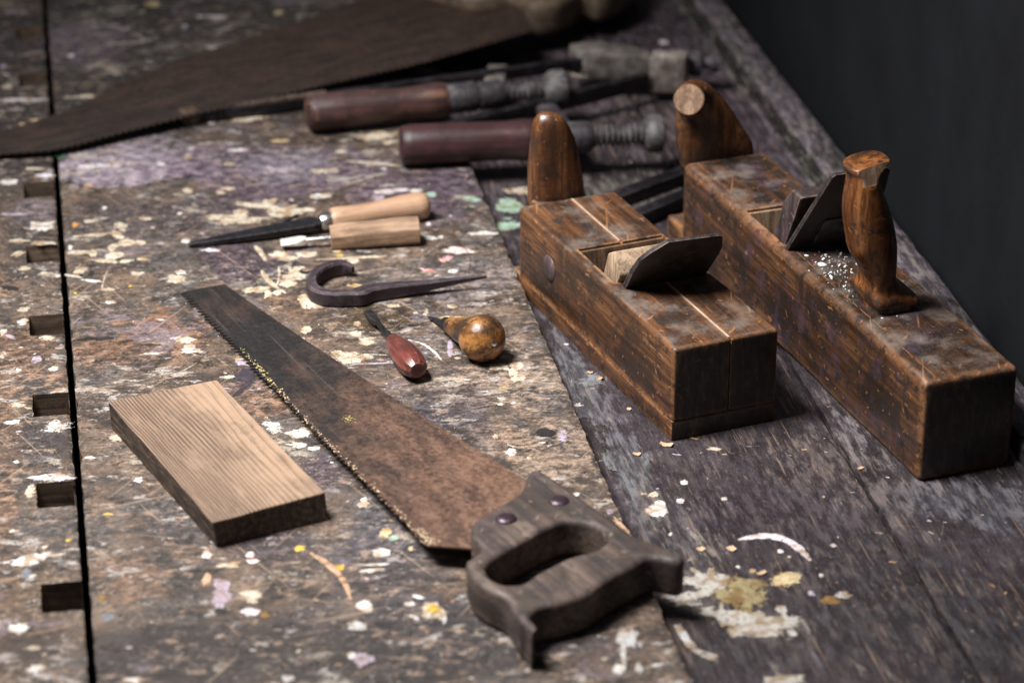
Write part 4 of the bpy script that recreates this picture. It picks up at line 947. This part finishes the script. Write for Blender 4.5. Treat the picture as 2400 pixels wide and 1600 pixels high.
# handle
HO = [(545, 612, .019), (620, 568, .019), (700, 513, .019), (830, 428, .019), (862, 360, .019), (884, 305, .019), (935, 288, .019), (1000, 318, .019), (1150, 420, .019), (1300, 530, .019), (1420, 602, .019), (1530, 685, .019), (1690, 752, .019), (1780, 792, .0195),
      (1822, 806, .0200), (1838, 826, .0200), (1815, 840, .0205), (1765, 838, .0205), (1690, 822, .0205), (1612, 820, .0205), (1530, 872, .0205), (1430, 922, .0205), (1330, 982, .0205), (1250, 1040, .0205), (1130, 1082, .0205), (1050, 1100, .0205), (965, 1120, .0205), (918, 1146, .0205),
      (902, 1182, .0205), (910, 1222, .0205), (920, 1256, .0205), (912, 1272, .0205), (896, 1268, .0205), (868, 1420, .002), (832, 1385, .003), (790, 1315, .003), (740, 1235, .004), (645, 1188, .004), (560, 1118, .005), (515, 1010, .008), (508, 905, .013), (532, 840, .018), (588, 785, .019), (575, 745, .019), (535, 690, .019)]
HI = [(622, 880), (640, 848), (760, 768), (900, 688), (1030, 622), (1130, 592), (1250, 602), (1335, 640), (1378, 690), (1340, 735), (1280, 772), (1160, 800), (1040, 855), (930, 915), (850, 970), (740, 978), (655, 940)]
hm = thing  # alias kept short
o0 = PQ('z8', 1050, 900, 0)
ho = [PQ('z8', x, y, z) for x, y, z in HO]; hi = [PQ('z8', x, y, .0205) for x, y in HI]
c_ = [catmull([(p.x, p.y, 0) for p in q], 4, True) for q in (ho, hi)]
frame = sw.matrix_world
plate = curve_plate('handle', [[(p.x - o0.x, p.y - o0.y) for p in q] for q in c_], .0112, .0112, .0034, MAT['sawhandle'], None)
def parent_world(o, par, M0):
    """put an object modelled at M0 (world) under par without moving it"""
    bpy.context.view_layer.update()
    o.parent = par; o.matrix_parent_inverse = Matrix(); o.matrix_local = par.matrix_world.inverted() @ M0
hang = math.atan2((PQ('z8', 1500, 800) - PQ('z8', 700, 1050)).y, (PQ('z8', 1500, 800) - PQ('z8', 700, 1050)).x)
for v in plate.data.vertices:             # handle worn thinner towards both horns; slight dishing
    n_ = mnoise.noise((v.co.x * 40, v.co.y * 40, v.co.z * 40)); v.co.z += .0006 * n_; v.co.x += .0004 * n_
MR = Matrix.Translation((o0.x, o0.y, 0)) @ Matrix.Rotation(hang, 4, 'Z')
plate.data.transform(Matrix.Rotation(-hang, 4, 'Z'))
parent_world(plate, sw, MR)
for (x, y, r) in ((1072, 452, .0060), (748, 560, .0060)):
    p = PQ('z8', x, y, .0226)
    rg = [sup((0, 0, dz), (1, 0, 0), (0, 1, 0), rr, rr, 24) for dz, rr in ((-.004, r), (.0002, r), (.0011, r * .88), (.0018, r * .55), (.0020, r * .1))]
    s_ = link('screw', loft_me(rg), MAT['screw'], None); auto_smooth(s_, 50)
    s_.parent = plate; s_.matrix_local = MR.inverted() @ Matrix.Translation((p.x, p.y, .0222))

# ------------------------------------------------------------------ big rusty saw at the back
zt = .0035
a0, b0 = PQ('s', -30, 366, zt), PQ('z2', 1165, 190, .020)
bs = thing('hand_saw', 'large dark rusty saw with pale wooden handle lying across the far end of the bench', 'saw', a0, x_axis=(b0 - a0))
inv = bs.matrix_world.inverted()
top = [L2(PQ('s', x, y, zt)) for x, y in ((-60, 330), (0, 312), (60, 299), (122, 282), (190, 258), (272, 218), (391, 172))] + [L2(PQ('s', x, y, z)) for x, y, z in ((646, 80, .011), (800, 22, .015), (960, -40, .018), (1180, -20, .02))]
hl = [L2(PQ('z2', 1090, 60, .02)), L2(PQ('z2', 1165, 185, .02))]
Lb = L2(b0)[0]; n = int(Lb / .0055); te = []
low = [L2(PQ('s', x, y, z)) for x, y, z in ((-60, 372, zt), (0, 366, zt), (119, 361, zt), (190, 347, zt), (289, 324, zt), (442, 283, .006), (700, 219, .011), (991, 147, .017), (1246, 74, .02))]
for i in range(n):
    x = Lb * i / n; k = 0
    while k < len(low) - 2 and low[k + 1][0] < x: k += 1
    t = (x - low[k][0]) / (low[k + 1][0] - low[k][0] + 1e-9); y = low[k][1] + (low[k + 1][1] - low[k][1]) * t
    te += [(x, y + .0012), (x + .0022, y - .0016)]
out = top + hl + te[::-1]
bm = bmesh.new(); vv = [bm.verts.new((p[0], p[1], 0)) for p in out]
f = bm.faces.new(vv); r_ = bmesh.ops.extrude_face_region(bm, geom=[f])
for g in r_['geom']:
    if isinstance(g, bmesh.types.BMVert): g.co.z += .0012
link('blade', from_bm(bm), MAT['bigsaw'], bs)
HO = [(100, -90), (190, -30), (240, 6), (330, 36), (450, 56), (560, 74), (700, 116), (800, 140), (930, 132), (1030, 112), (1090, 130), (1140, 168), (1210, 178), (1330, 156), (1420, 108), (1478, 66), (1560, 88), (1670, 60), (1770, -10), (1800, -110), (1720, -220), (1500, -330), (1100, -370), (600, -330), (250, -230)]
HI = [(620, -60), (800, -20), (1000, -20), (1250, -60), (1400, -120), (1300, -200), (1000, -240), (700, -210), (580, -140)]
o1 = PQ('z2', 1000, 0, .02)
c_ = [catmull([(p.x - o1.x, p.y - o1.y, 0) for p in [PQ('z2', x, y, .010) for x, y in q]], 4, True) for q in (HO, HI)]
pl = curve_plate('handle', [[(p.x, p.y) for p in q] for q in c_], .0165, .0150, .0080, MAT['palehandle'], None)
parent_world(pl, bs, Matrix.Translation((o1.x, o1.y, 0)))

# ------------------------------------------------------------------ file with round beech handle
f0, f1 = PQ('z4', 115, 425, .0022), PQ('z4', 1610, 175, .0088)
ft = thing('file', 'black tapered file with smooth round beech handle and bright ferrule', 'file', f0, x_axis=(f1 - f0))
inv = ft.matrix_world.inverted()
tx = lambda x, y, z: (inv @ PQ('z4', x, y, z)).x
x1, x2, x3, x4 = tx(968, 290, .006), tx(985, 290, .008), tx(1052, 262, .0085), tx(1690, 180, .0088)
rings = []
for t, hw, th in ((0, .0014, .0009), (.02 * x1, .0020, .0013), (.35 * x1, .0048, .0018), (.7 * x1, .0068, .0022), (.95 * x1, .0074, .0023), (.985 * x1, .0066, .0023), (x1 * 1.0, .0040, .0020), (x2 + .002, .0022, .0016)):
    rings.append([(t, -hw, -th), (t, hw, -th), (t, hw, th), (t, -hw, th)])
fb = link('blade', loft_me(rings), MAT['file'], ft); bv = fb.modifiers.new('bevel', 'BEVEL'); bv.width = .0004; bv.segments = 2
lathe('ferrule', [(x2, .0040), (x2, .0056), (x2 + .0012, .0062), (x3 - .001, .0066), (x3, .0062)], MAT['steel'], ft)
L = x4 - x3
lathe('handle', [(x3 - .001, .0050), (x3, .0084), (x3 + .0015, .0090), (x3 + .12 * L, .0088), (x3 + .3 * L, .0080), (x3 + .5 * L, .0084), (x3 + .7 * L, .0094), (x3 + .88 * L, .0098), (x3 + .94 * L, .0092), (x3 + .98 * L, .0070), (x3 + L, .0025), (x3 + L, .0002)], MAT['beech'], ft)

# ------------------------------------------------------------------ screwdriver with a whittled handle
s0, s1 = PQ('z4', 712, 412, .0045), PQ('z4', 1610, 330, .0088)
st = thing('screwdriver', 'screwdriver with rough squared raw wood handle and bright flat tip', 'screwdriver', s0, x_axis=(s1 - s0))
inv = st.matrix_world.inverted()
tx = lambda x, y, z: (inv @ PQ('z4', x, y, z)).x
xa_, xb_, xc_ = tx(870, 400, .005), tx(1040, 385, .0075), tx(1612, 330, .0088)
rings = [[(t, -w, -h_), (t, w, -h_), (t, w, h_), (t, -w, h_)] for t, w, h_ in ((0, .0046, .0007), (.006, .0048, .0011), (xa_ * .7, .0046, .0016), (xa_ * .9, .0036, .0021), (xa_ * 1.08, .0022, .0020))]
tp = link('tip', loft_me(rings), MAT['whitetip'], st); b_ = tp.modifiers.new('bevel', 'BEVEL'); b_.width = .0003
lathe('shaft', [(xa_, .0018), (xa_ + .004, .0020), (xb_ + .002, .0020)], MAT['steel'], st, 16)
rings = []; nn = 9; rnd = random.Random(12)
oct_ = [(1, .45), (.55, .95), (-.5, .98), (-1, .5), (-1, -.55), (-.5, -1), (.6, -1), (1, -.5)]
for i in range(nn):
    t = xb_ + (xc_ - xb_) * i / (nn - 1); r_ = .0084 + .0006 * (i / (nn - 1)); r_ *= .96 if i in (0, nn - 1) else 1
    rings.append([(t + rnd.uniform(-.0004, .0004), a * r_ * rnd.uniform(.95, 1.05), b * r_ * rnd.uniform(.96, 1.04)) for a, b in oct_])
hd = link('handle', loft_me(rings), MAT['roughwood'], st); b_ = hd.modifiers.new('bevel', 'BEVEL'); b_.width = .0006; b_.segments = 2

# ------------------------------------------------------------------ small nail beside the file
na, nb = PQ('z4', 725, 275, .001), PQ('z4', 822, 232, .0012)
nt = thing('nail', 'thin black nail on a cream paint smear behind the file', 'nail', na, x_axis=(nb - na))
lathe('shank', [(0, .0003), (.004, .0008), ((nb - na).length, .0009)], MAT['darkbar'], nt, 8)

# ------------------------------------------------------------------ iron hook
HK = [(1182, 585, .0055), (1150, 574, .0055), (1085, 572, .0055), (1010, 592, .0055), (945, 630, .0055), (915, 680, .0055), (925, 725, .0055), (975, 757, .0055), (1060, 770, .0055), (1150, 768, .0055), (1215, 762, .0055), (1300, 735, .0055), (1450, 715, .0055), (1600, 697, .0058), (1750, 675, .0065), (1900, 652, .0075), (2050, 630, .0085)]
p0 = PQ('z4', 1200, 700, 0)
hk = thing('iron_hook', 'black purple forged iron hook with pointed tang, lying between saw tip and screwdriver', 'hook', p0)
pts = catmull([PQ('z4', *q) - p0 for q in HK], 4)
N = len(pts); secs = []
for i in range(N):
    t = i / (N - 1) * (len(HK) - 1)
    w = .0036 if t > 2 else .0014 + .0022 * t / 2
    hh = .0048 if t > 2 else .0022 + .0026 * t / 2
    if 9.5 < t < 11.2: w = .0038 + .0022 * math.sin((t - 9.5) / 1.7 * math.pi)
    if t > 11: w = .0046 - .0040 * (t - 11) / 5; hh = .0046 - .0038 * max(0, (t - 12) / 4)
    secs.append([(-w, -hh * .8), (-w * .8, -hh), (w * .8, -hh), (w, -hh * .8), (w, hh * .7), (w * .7, hh), (-w * .7, hh), (-w, hh * .7)])
h_ = sweep('hook_body', pts, secs, MAT['hook'], hk, 35); wobble(h_, .0003, 260)

# ------------------------------------------------------------------ small red-handled screwdriver
r0, r1 = PQ('z4', 1278, 856, .0035), PQ('z4', 1565, 1195, .0085)
rs = thing('screwdriver', 'small screwdriver with faceted crimson handle, beside the round awl', 'screwdriver', r0, x_axis=(r1 - r0))
inv = rs.matrix_world.inverted(); tx = lambda x, y, z: (inv @ PQ('z4', x, y, z)).x
xs_, xe = tx(1420, 1040, .0065), tx(1608, 1245, .0085)
rings = [[(t, -w, -h_), (t, w, -h_), (t, w, h_), (t, -w, h_)] for t, w, h_ in ((0, .0030, .0006), (.005, .0030, .0010), (.016, .0026, .0014), (.021, .0017, .0017))]
link('tip', loft_me(rings), MAT['darksteel'], rs)
lathe('shaft', [(.018, .0017), (xs_ * .75, .0018), (xs_ * .80, .0026), (xs_ + .002, .0027)], MAT['darksteel'], rs, 16)
L = xe - xs_
lathe('handle', [(xs_, .0034), (xs_ + .001, .0044), (xs_ + .05 * L, .0048), (xs_ + .10 * L, .0054), (xs_ + .2 * L, .0068), (xs_ + .45 * L, .0084), (xs_ + .72 * L, .0088), (xs_ + .86 * L, .0082), (xs_ + .94 * L, .0070), (xs_ + L, .0048), (xs_ + L, .0002)], MAT['redsmall'], rs, 10, 1.0, 20, 0, 8)

# ------------------------------------------------------------------ ball-handled awl
bc = PQ('z4', 2020, 1030, .0145)
t0 = PQ('z4', 1662, 888, .0020)
aw = thing('awl', 'awl with round ball handle of worn orange wood and a short black spike', 'awl', t0, x_axis=(bc - t0))
Lc = (bc - t0).length; R = .0146
lathe('spike', [(0, .0002), (.004, .0010), (Lc * .34, .0022), (Lc * .36, .0022)], MAT['darksteel'], aw, 16)
lathe('ferrule', [(Lc * .33, .0030), (Lc * .33, .0040), (Lc * .345, .0043), (Lc * .43, .0048), (Lc * .43, .0040)], MAT['darkbar'], aw, 24)
pr = [(Lc * .425, .0044), (Lc * .45, .0056), (Lc * .52, .0064), (Lc * .585, .0074)]
for k in range(17):
    a = math.radians(218 - 218 * 0 - k * 12.6); x = Lc + R * math.cos(math.radians(145 - k * 9)); r_ = R * math.sin(math.radians(145 - k * 9))
    if k > 0 and r_ > 0: pr.append((x, r_))
pr = [p for p in pr if p[0] < Lc + R * .975] + [(Lc + R * .975, .0026), (Lc + R * .97, .0002)]
lathe('ball_handle', pr, MAT['ball'], aw, 40)
lathe('end_pin', [(Lc + R * .95, .0020), (Lc + R * 1.0, .0020), (Lc + R * 1.02, .0014), (Lc + R * 1.02, .0001)], MAT['steel'], aw, 18)

# ------------------------------------------------------------------ loose board
c00, c01, c10, c11 = PQ('z7', 1062, 905), PQ('z7', 548, 325), PQ('z7', 1612, 770), P(*Q('z7', 1078, 212))
t00, t01, t10, t11 = PQ('z7', 1042, 783, .0165), PQ('z7', 528, 190, .0165), PQ('z7', 1592, 632, .0165), PQ('z7', 1060, 82, .0165)
ya = (c01 - c00).normalized()
bo = tag(bpy.data.objects.new('wooden_board', None), 'short pale brown board with ridged grain lying flat beside the saw', 'board')
COL.objects.link(bo); X = Vector((ya.y, -ya.x, 0))
bo.matrix_world = Matrix.Translation(c00) @ Matrix((X, ya, Vector((0, 0, 1)))).transposed().to_4x4()
inv = bo.matrix_world.inverted()
bt, tt = [inv @ p for p in (c00, c10, c11, c01)], [inv @ p for p in (t00, t10, t11, t01)]
bm = bmesh.new(); A = [bm.verts.new(p) for p in bt]; B = [bm.verts.new(p) for p in tt]
bm.faces.new(A[::-1]); bm.faces.new(B)
for i in range(4): bm.faces.new((A[i], A[(i + 1) % 4], B[(i + 1) % 4], B[i]))
bmesh.ops.subdivide_edges(bm, edges=[e for e in bm.edges if e.calc_length() > .03], cuts=24, use_grid_fill=True)
for v in bm.verts: v.co += mnoise.noise_vector((v.co.x * 60, v.co.y * 60, v.co.z * 60)) * .0004
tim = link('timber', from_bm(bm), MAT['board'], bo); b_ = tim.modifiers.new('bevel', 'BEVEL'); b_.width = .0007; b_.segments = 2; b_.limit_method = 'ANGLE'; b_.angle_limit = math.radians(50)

# ------------------------------------------------------------------ screw clamps
def screw_profile(x0, x1, r, pitch=.0042):
    pr = []; t = x0
    while t < x1: pr += [(t, r * .70), (t + pitch * .3, r), (t + pitch * .55, r), (t + pitch * .85, r * .70)]; t += pitch
    return pr
def clamp(label, A, B, hm_, prof, collar, thread, pad, extra):
    c = thing('screw_clamp', label, 'clamp', A, x_axis=(B - A), group='screw clamps with red wooden handles')
    lathe('handle', prof, hm_, c, 36)
    for k, pr in enumerate(collar): lathe('collar', pr, MAT['clampiron'], c, 30)
    lathe('screw', screw_profile(*thread), MAT['clampiron'], c, 24, smooth=25)
    lathe('pad', pad, MAT['irongrey'], c, 30)
    return c
A, B = PQ('y5', 95, 330, .0150), PQ('y5', 1480, 190, .0170)
ka = (B - A).length / 1392.0
X_ = lambda q: (q - 95) * ka
c1 = clamp('screw clamp with scuffed brown red handle and paint crusted jaw, behind the darker red clamp', A, B, MAT['redhandle'],
           [(X_(95), .0004), (X_(95), .0098), (X_(108), .0122), (X_(140), .0136), (X_(300), .0137), (X_(520), .0128), (X_(620), .0120), (X_(700), .0122), (X_(790), .0134), (X_(850), .0134), (X_(885), .0122), (X_(892), .0100)],
           [[(X_(885), .0090), (X_(888), .0114), (X_(975), .0112), (X_(980), .0080)], [(X_(980), .0070), (X_(985), .0112), (X_(1045), .0112), (X_(1068), .0095), (X_(1070), .006)], [(X_(1066), .0090), (X_(1075), .0108), (X_(1195), .0112), (X_(1215), .0090), (X_(1216), .006)]],
           (X_(1210), X_(1425), .0072), [(X_(1410), .0050), (X_(1440), .0050), (X_(1450), .0100), (X_(1490), .0138), (X_(1530), .0146), (X_(1560), .0140), (X_(1572), .0110), (X_(1573), .0005)], None)
def world_bar(name, p, q, w, h, mat, par, bev=.0008):
    d = q - p; X = d.normalized(); Y = Vector((0, 0, 1)).cross(X).normalized(); Z = X.cross(Y)
    Mw = Matrix.Translation(p) @ Matrix((X, Y, Z)).transposed().to_4x4()
    bm = box_bm(0, d.length, -w / 2, w / 2, -h / 2, h / 2); bevel(bm, bev, 2)
    o = link(name, from_bm(bm), mat, None); auto_smooth(o, 35)
    if par is not None: parent_world(o, par, Mw)
    else: o.matrix_world = Mw
    return o
j0 = PQ('z2', 1560, 375, .012)
e0 = PQ('z1', 1330, 805, .0052)
bar = world_bar('bar', e0, PQ('z2', 1570, 372, .012), .0060, .0095, MAT['darkbar'], c1)
# serrated rusty stretch and end stop of the bar
dv = (j0 - e0)
L_ = dv.length
pr = []; q = 0.0
ser = link('serration', mesh([], []), MAT['rustbar'], None); bpy.data.objects.remove(ser)
p_, q_ = e0 + dv * .10 + Vector((0, 0, .0044)), e0 + dv * .32 + Vector((0, 0, .0044))
X = (q_ - p_).normalized(); Y = Vector((0, 0, 1)).cross(X).normalized(); Z = X.cross(Y)
rings = []; n = 56; Ls = (q_ - p_).length
for i in range(n):
    t = Ls * i / (n - 1); h = .0016 if i % 2 else .0006
    rings.append([(t, -.0030, -.001), (t, .0030, -.001), (t, .0030, h), (t, -.0030, h)])
ser = link('serration', loft_me(rings), MAT['rustbar'], None)
parent_world(ser, bar, Matrix.Translation(p_) @ Matrix((X, Y, Z)).transposed().to_4x4())
k_ = world_bar('end_stop', e0 - dv.normalized() * .010 + Vector((0, 0, .001)), e0 + dv.normalized() * .004 + Vector((0, 0, .001)), .013, .012, MAT['rustbar'], bar, .003)
# sliding arm from bar to the screw, and the fixed jaw
world_bar('sliding_arm', A + (B - A).normalized() * X_(1135) - Vector((0, 0, .007)), PQ('z2', 960, 425, .006), .016, .009, MAT['jaw'], c1, .002)
def jawbox(name, quad_px, z, h, mat, par, bev=.0015):
    """upright block whose front top edge points are given in the photo"""
    pts = [PQ('z2', x, y, zz) for x, y, zz in quad_px]
    bm = bmesh.new(); c = sum(pts, Vector()) / len(pts)
    A_ = [bm.verts.new((p.x - c.x, p.y - c.y, z - 0)) for p in pts]; B_ = [bm.verts.new((p.x - c.x, p.y - c.y, z - h)) for p in pts]
    bm.faces.new(A_); bm.faces.new(B_[::-1])
    for i in range(len(pts)): bm.faces.new((A_[i], B_[i], B_[(i + 1) % len(pts)], A_[(i + 1) % len(pts)]))
    bevel(bm, bev, 2)
    bmesh.ops.subdivide_edges(bm, edges=[e for e in bm.edges if e.calc_length() > .008], cuts=3, use_grid_fill=True)
    for v in bm.verts: v.co += mnoise.noise_vector(v.co * 110) * .0010
    o = link(name, from_bm(bm), mat, None); auto_smooth(o, 35)
    parent_world(o, par, Matrix.Translation((c.x, c.y, 0))); return o
jaw = jawbox('fixed_jaw', [(1540, 330, .022), (1890, 350, .022), (1900, 318, .022), (1800, 285, .022), (1590, 250, .022), (1400, 262, .022), (1395, 300, .022)], .022, .020, MAT['jawarm'], c1)
jawbox('jaw_foot', [(1890, 352, .024), (2110, 350, .024), (2135, 318, .024), (2080, 298, .024), (1905, 305, .024)], .024, .030, MAT['jaw'], jaw)
jb = PQ('z2', 2150, 390, .010); s_ = lathe('jaw_bolt', [(-.012, .0055), (.003, .0110), (.006, .0100), (.0065, .0045), (.014, .0045), (.0145, .0070), (.020, .0065), (.021, .001)], MAT['clampiron'], None, 20)
parent_world(s_, jaw, Matrix.Translation(jb) @ Matrix.Rotation(-.1, 4, 'Z'))

A, B = PQ('y5', 622, 512, .0155), PQ('y5', 2060, 445, .0150)
ka = (B - A).length / 1440.0
X2 = lambda q: (q - 622) * ka
c2 = clamp('screw clamp with dark wine red handle, just behind the front knob of the short plane', A, B, MAT['reddark'],
           [(X2(622), .0004), (X2(622), .0110), (X2(640), .0138), (X2(690), .0148), (X2(850), .0147), (X2(1100), .0142), (X2(1220), .0140), (X2(1320), .0152), (X2(1375), .0150), (X2(1400), .0135), (X2(1404), .010)],
           [[(X2(1402), .0080), (X2(1405), .0112), (X2(1530), .0112), (X2(1534), .008)], [(X2(1535), .0070), (X2(1540), .0108), (X2(1660), .0116), (X2(1700), .0110), (X2(1725), .0080), (X2(1726), .004)]],
           (X2(1715), X2(2000), .0080), [(X2(1985), .0055), (X2(2005), .0055), (X2(2012), .0100), (X2(2040), .0134), (X2(2080), .0142), (X2(2110), .0136), (X2(2122), .0100), (X2(2123), .0005)], None)
world_bar('bar', PQ('y5', 700, 480, .0060), PQ('z2', 1870, 490, .0060), .0065, .0125, MAT['darkbar'], c2)
world_bar('sliding_arm', A + (B - A).normalized() * X2(1620) - Vector((0, 0, .007)), PQ('z2', 1230, 640, .005), .016, .008, MAT['clampiron'], c2, .002)

# two dark bars behind the short plane
b1 = world_bar('steel_bar', PQ('z2', 1560, 1270, WZ + .005), PQ('z2', 2330, 985, WZ + .005), .012, .010, MAT['darkbar'], None, .0012)
tag(b1, 'flat black steel bar, farther of the two bars running between the planes', 'steel bar', 'dark steel bars between the planes')
b2 = world_bar('steel_bar', PQ('z2', 1720, 1375, WZ + .006), PQ('z2', 2330, 1120, WZ + .006), .012, .012, MAT['darkbar'], None, .0035)
tag(b2, 'rounded black steel bar, nearer of the two bars running between the planes', 'steel bar', 'dark steel bars between the planes')

# ------------------------------------------------------------------ wood chips in the tool well
def chip(t, x, y, w, h, seed, label, z=WZ, curl=.6):
    rnd = random.Random(seed); c = PQ(t, x, y, z); s_ = ZS[t][2]; ppm = F / (c - Vector((0, 0, H))).length
    a, b = .78 * w / s_ / ppm, .78 * h / s_ / ppm / .6; n = 7; V, Fc = [], []
    for i in range(n):
        u = i / (n - 1) - .5; ph = u * 2 * curl
        for j in (-1, 1):
            jw = b / 2 * (1 - .5 * abs(u)) * rnd.uniform(.75, 1.2)
            V.append((a * u + rnd.uniform(-.03, .03) * a, j * jw, .0006 + a * .35 * (1 - math.cos(ph)) + rnd.uniform(0, .0004)))
    m_ = len(V); V += [(p[0], p[1], p[2] + .0005) for p in V]
    for i in range(n - 1):
        q = i * 2; Fc += [(q, q + 1, q + 3, q + 2), (m_ + q, m_ + q + 2, m_ + q + 3, m_ + q + 1), (q, q + 2, m_ + q + 2, m_ + q), (q + 1, m_ + q + 1, m_ + q + 3, q + 3)]
    Fc += [(0, m_, m_ + 1, 1), (2 * n - 2, 2 * n - 1, m_ + 2 * n - 1, m_ + 2 * n - 2)]
    zmin = min(p[2] for p in V); V = [(p[0], p[1], p[2] - zmin + .0002) for p in V]
    o = link('wood_chip', mesh(V, Fc), MAT['chip']); o.location = c; o.rotation_euler = (0, 0, rnd.uniform(-.9, .6) if seed != 3 else -.45)
    tag(o, label, 'wood chip', 'pale wood chips lying in the tool well')
chip('z5', 612, 1115, 36, 26, 1, 'small curled chip beside the middle of the short plane', curl=1.4)
chip('z5', 552, 1080, 42, 18, 2, 'thin pale sliver chip near the bench top edge by the short plane')
chip('z5', 978, 1482, 92, 34, 3, 'largest curled shaving, touching the near corner of the short plane', curl=.9)
chip('z5', 770, 1283, 30, 22, 4, 'small chip halfway between bench top edge and short plane near end')
chip('z5', 812, 1534, 56, 26, 5, 'flat pale chip lying just in front of the short plane')
chip('y2', 372, 754, 60, 36, 6, 'chunky cream chip just right of the saw handle horn')
chip('y2', 556, 752, 66, 50, 7, 'jagged orange chip left of the white paint arc', curl=.9)
chip('y2', 745, 900, 80, 26, 8, 'thin chip on the edge of the yellow paint crust')
chip('y2', 1352, 258, 50, 20, 9, 'tiny tan chip near the seam by the long plane')

# brown fibre curling on the bench top
p0 = PQ('z4', 1900, 480, 0)
fb = thing('plant_fibre', 'thin brown curled fibre on the bench top near the pink paint', 'fibre', p0)
pts = catmull([PQ('z4', x, y, z) - p0 for x, y, z in ((1640, 325, .0008), (1760, 335, .0006), (1830, 360, .0012), (1880, 405, .003), (1915, 455, .004), (1935, 510, .003), (1938, 560, .001), (1930, 600, .0006))], 5)
sweep('strand', pts, [[(-.0002, -.0002), (.0002, -.0002), (.0002, .0002), (-.0002, .0002)]] * len(pts), MAT['twig'], fb)

# ------------------------------------------------------------------ light, world, camera
def look(o, target):
    d = Vector(target) - o.location; o.rotation_euler = d.to_track_quat('-Z', 'Y').to_euler()
la = bpy.data.lights.new('softbox', 'AREA'); la.shape = 'RECTANGLE'; la.size = .50; la.size_y = .40; la.energy = 9.2; la.color = (1.0, .985, .97); la.spread = math.radians(75)
lo = bpy.data.objects.new('softbox', la); COL.objects.link(lo); lo.location = (-.28, 1.44, 1.12); look(lo, (.19, 1.47, 0))
w = bpy.data.worlds.new('World'); S.world = w; w.use_nodes = True
bg = w.node_tree.nodes['Background']; bg.inputs[0].default_value = (.82, .88, 1.0, 1); bg.inputs[1].default_value = .11

cam = bpy.data.cameras.new('camera'); co = bpy.data.objects.new('camera', cam); COL.objects.link(co)
co.location = (0, 0, H); co.rotation_euler = (math.pi / 2 - PIT, 0, -YAW)
cam.sensor_width = 36; cam.lens = F / 2400 * 36; cam.clip_start = .05; cam.clip_end = 50
cam.dof.use_dof = True; cam.dof.focus_distance = 1.66; cam.dof.aperture_fstop = 6.3; cam.dof.aperture_blades = 0
S.camera = co
S.view_settings.view_transform = 'Standard'; S.view_settings.look = 'None'; S.view_settings.exposure = 0.0; S.view_settings.gamma = 1.0; S.view_settings.use_curve_mapping = False
S.render.engine = 'CYCLES'
S.cycles.use_denoising = True
S.cycles.max_bounces = 5
S.cycles.transparent_max_bounces = 8
S.cycles.sample_clamp_indirect = 4.0
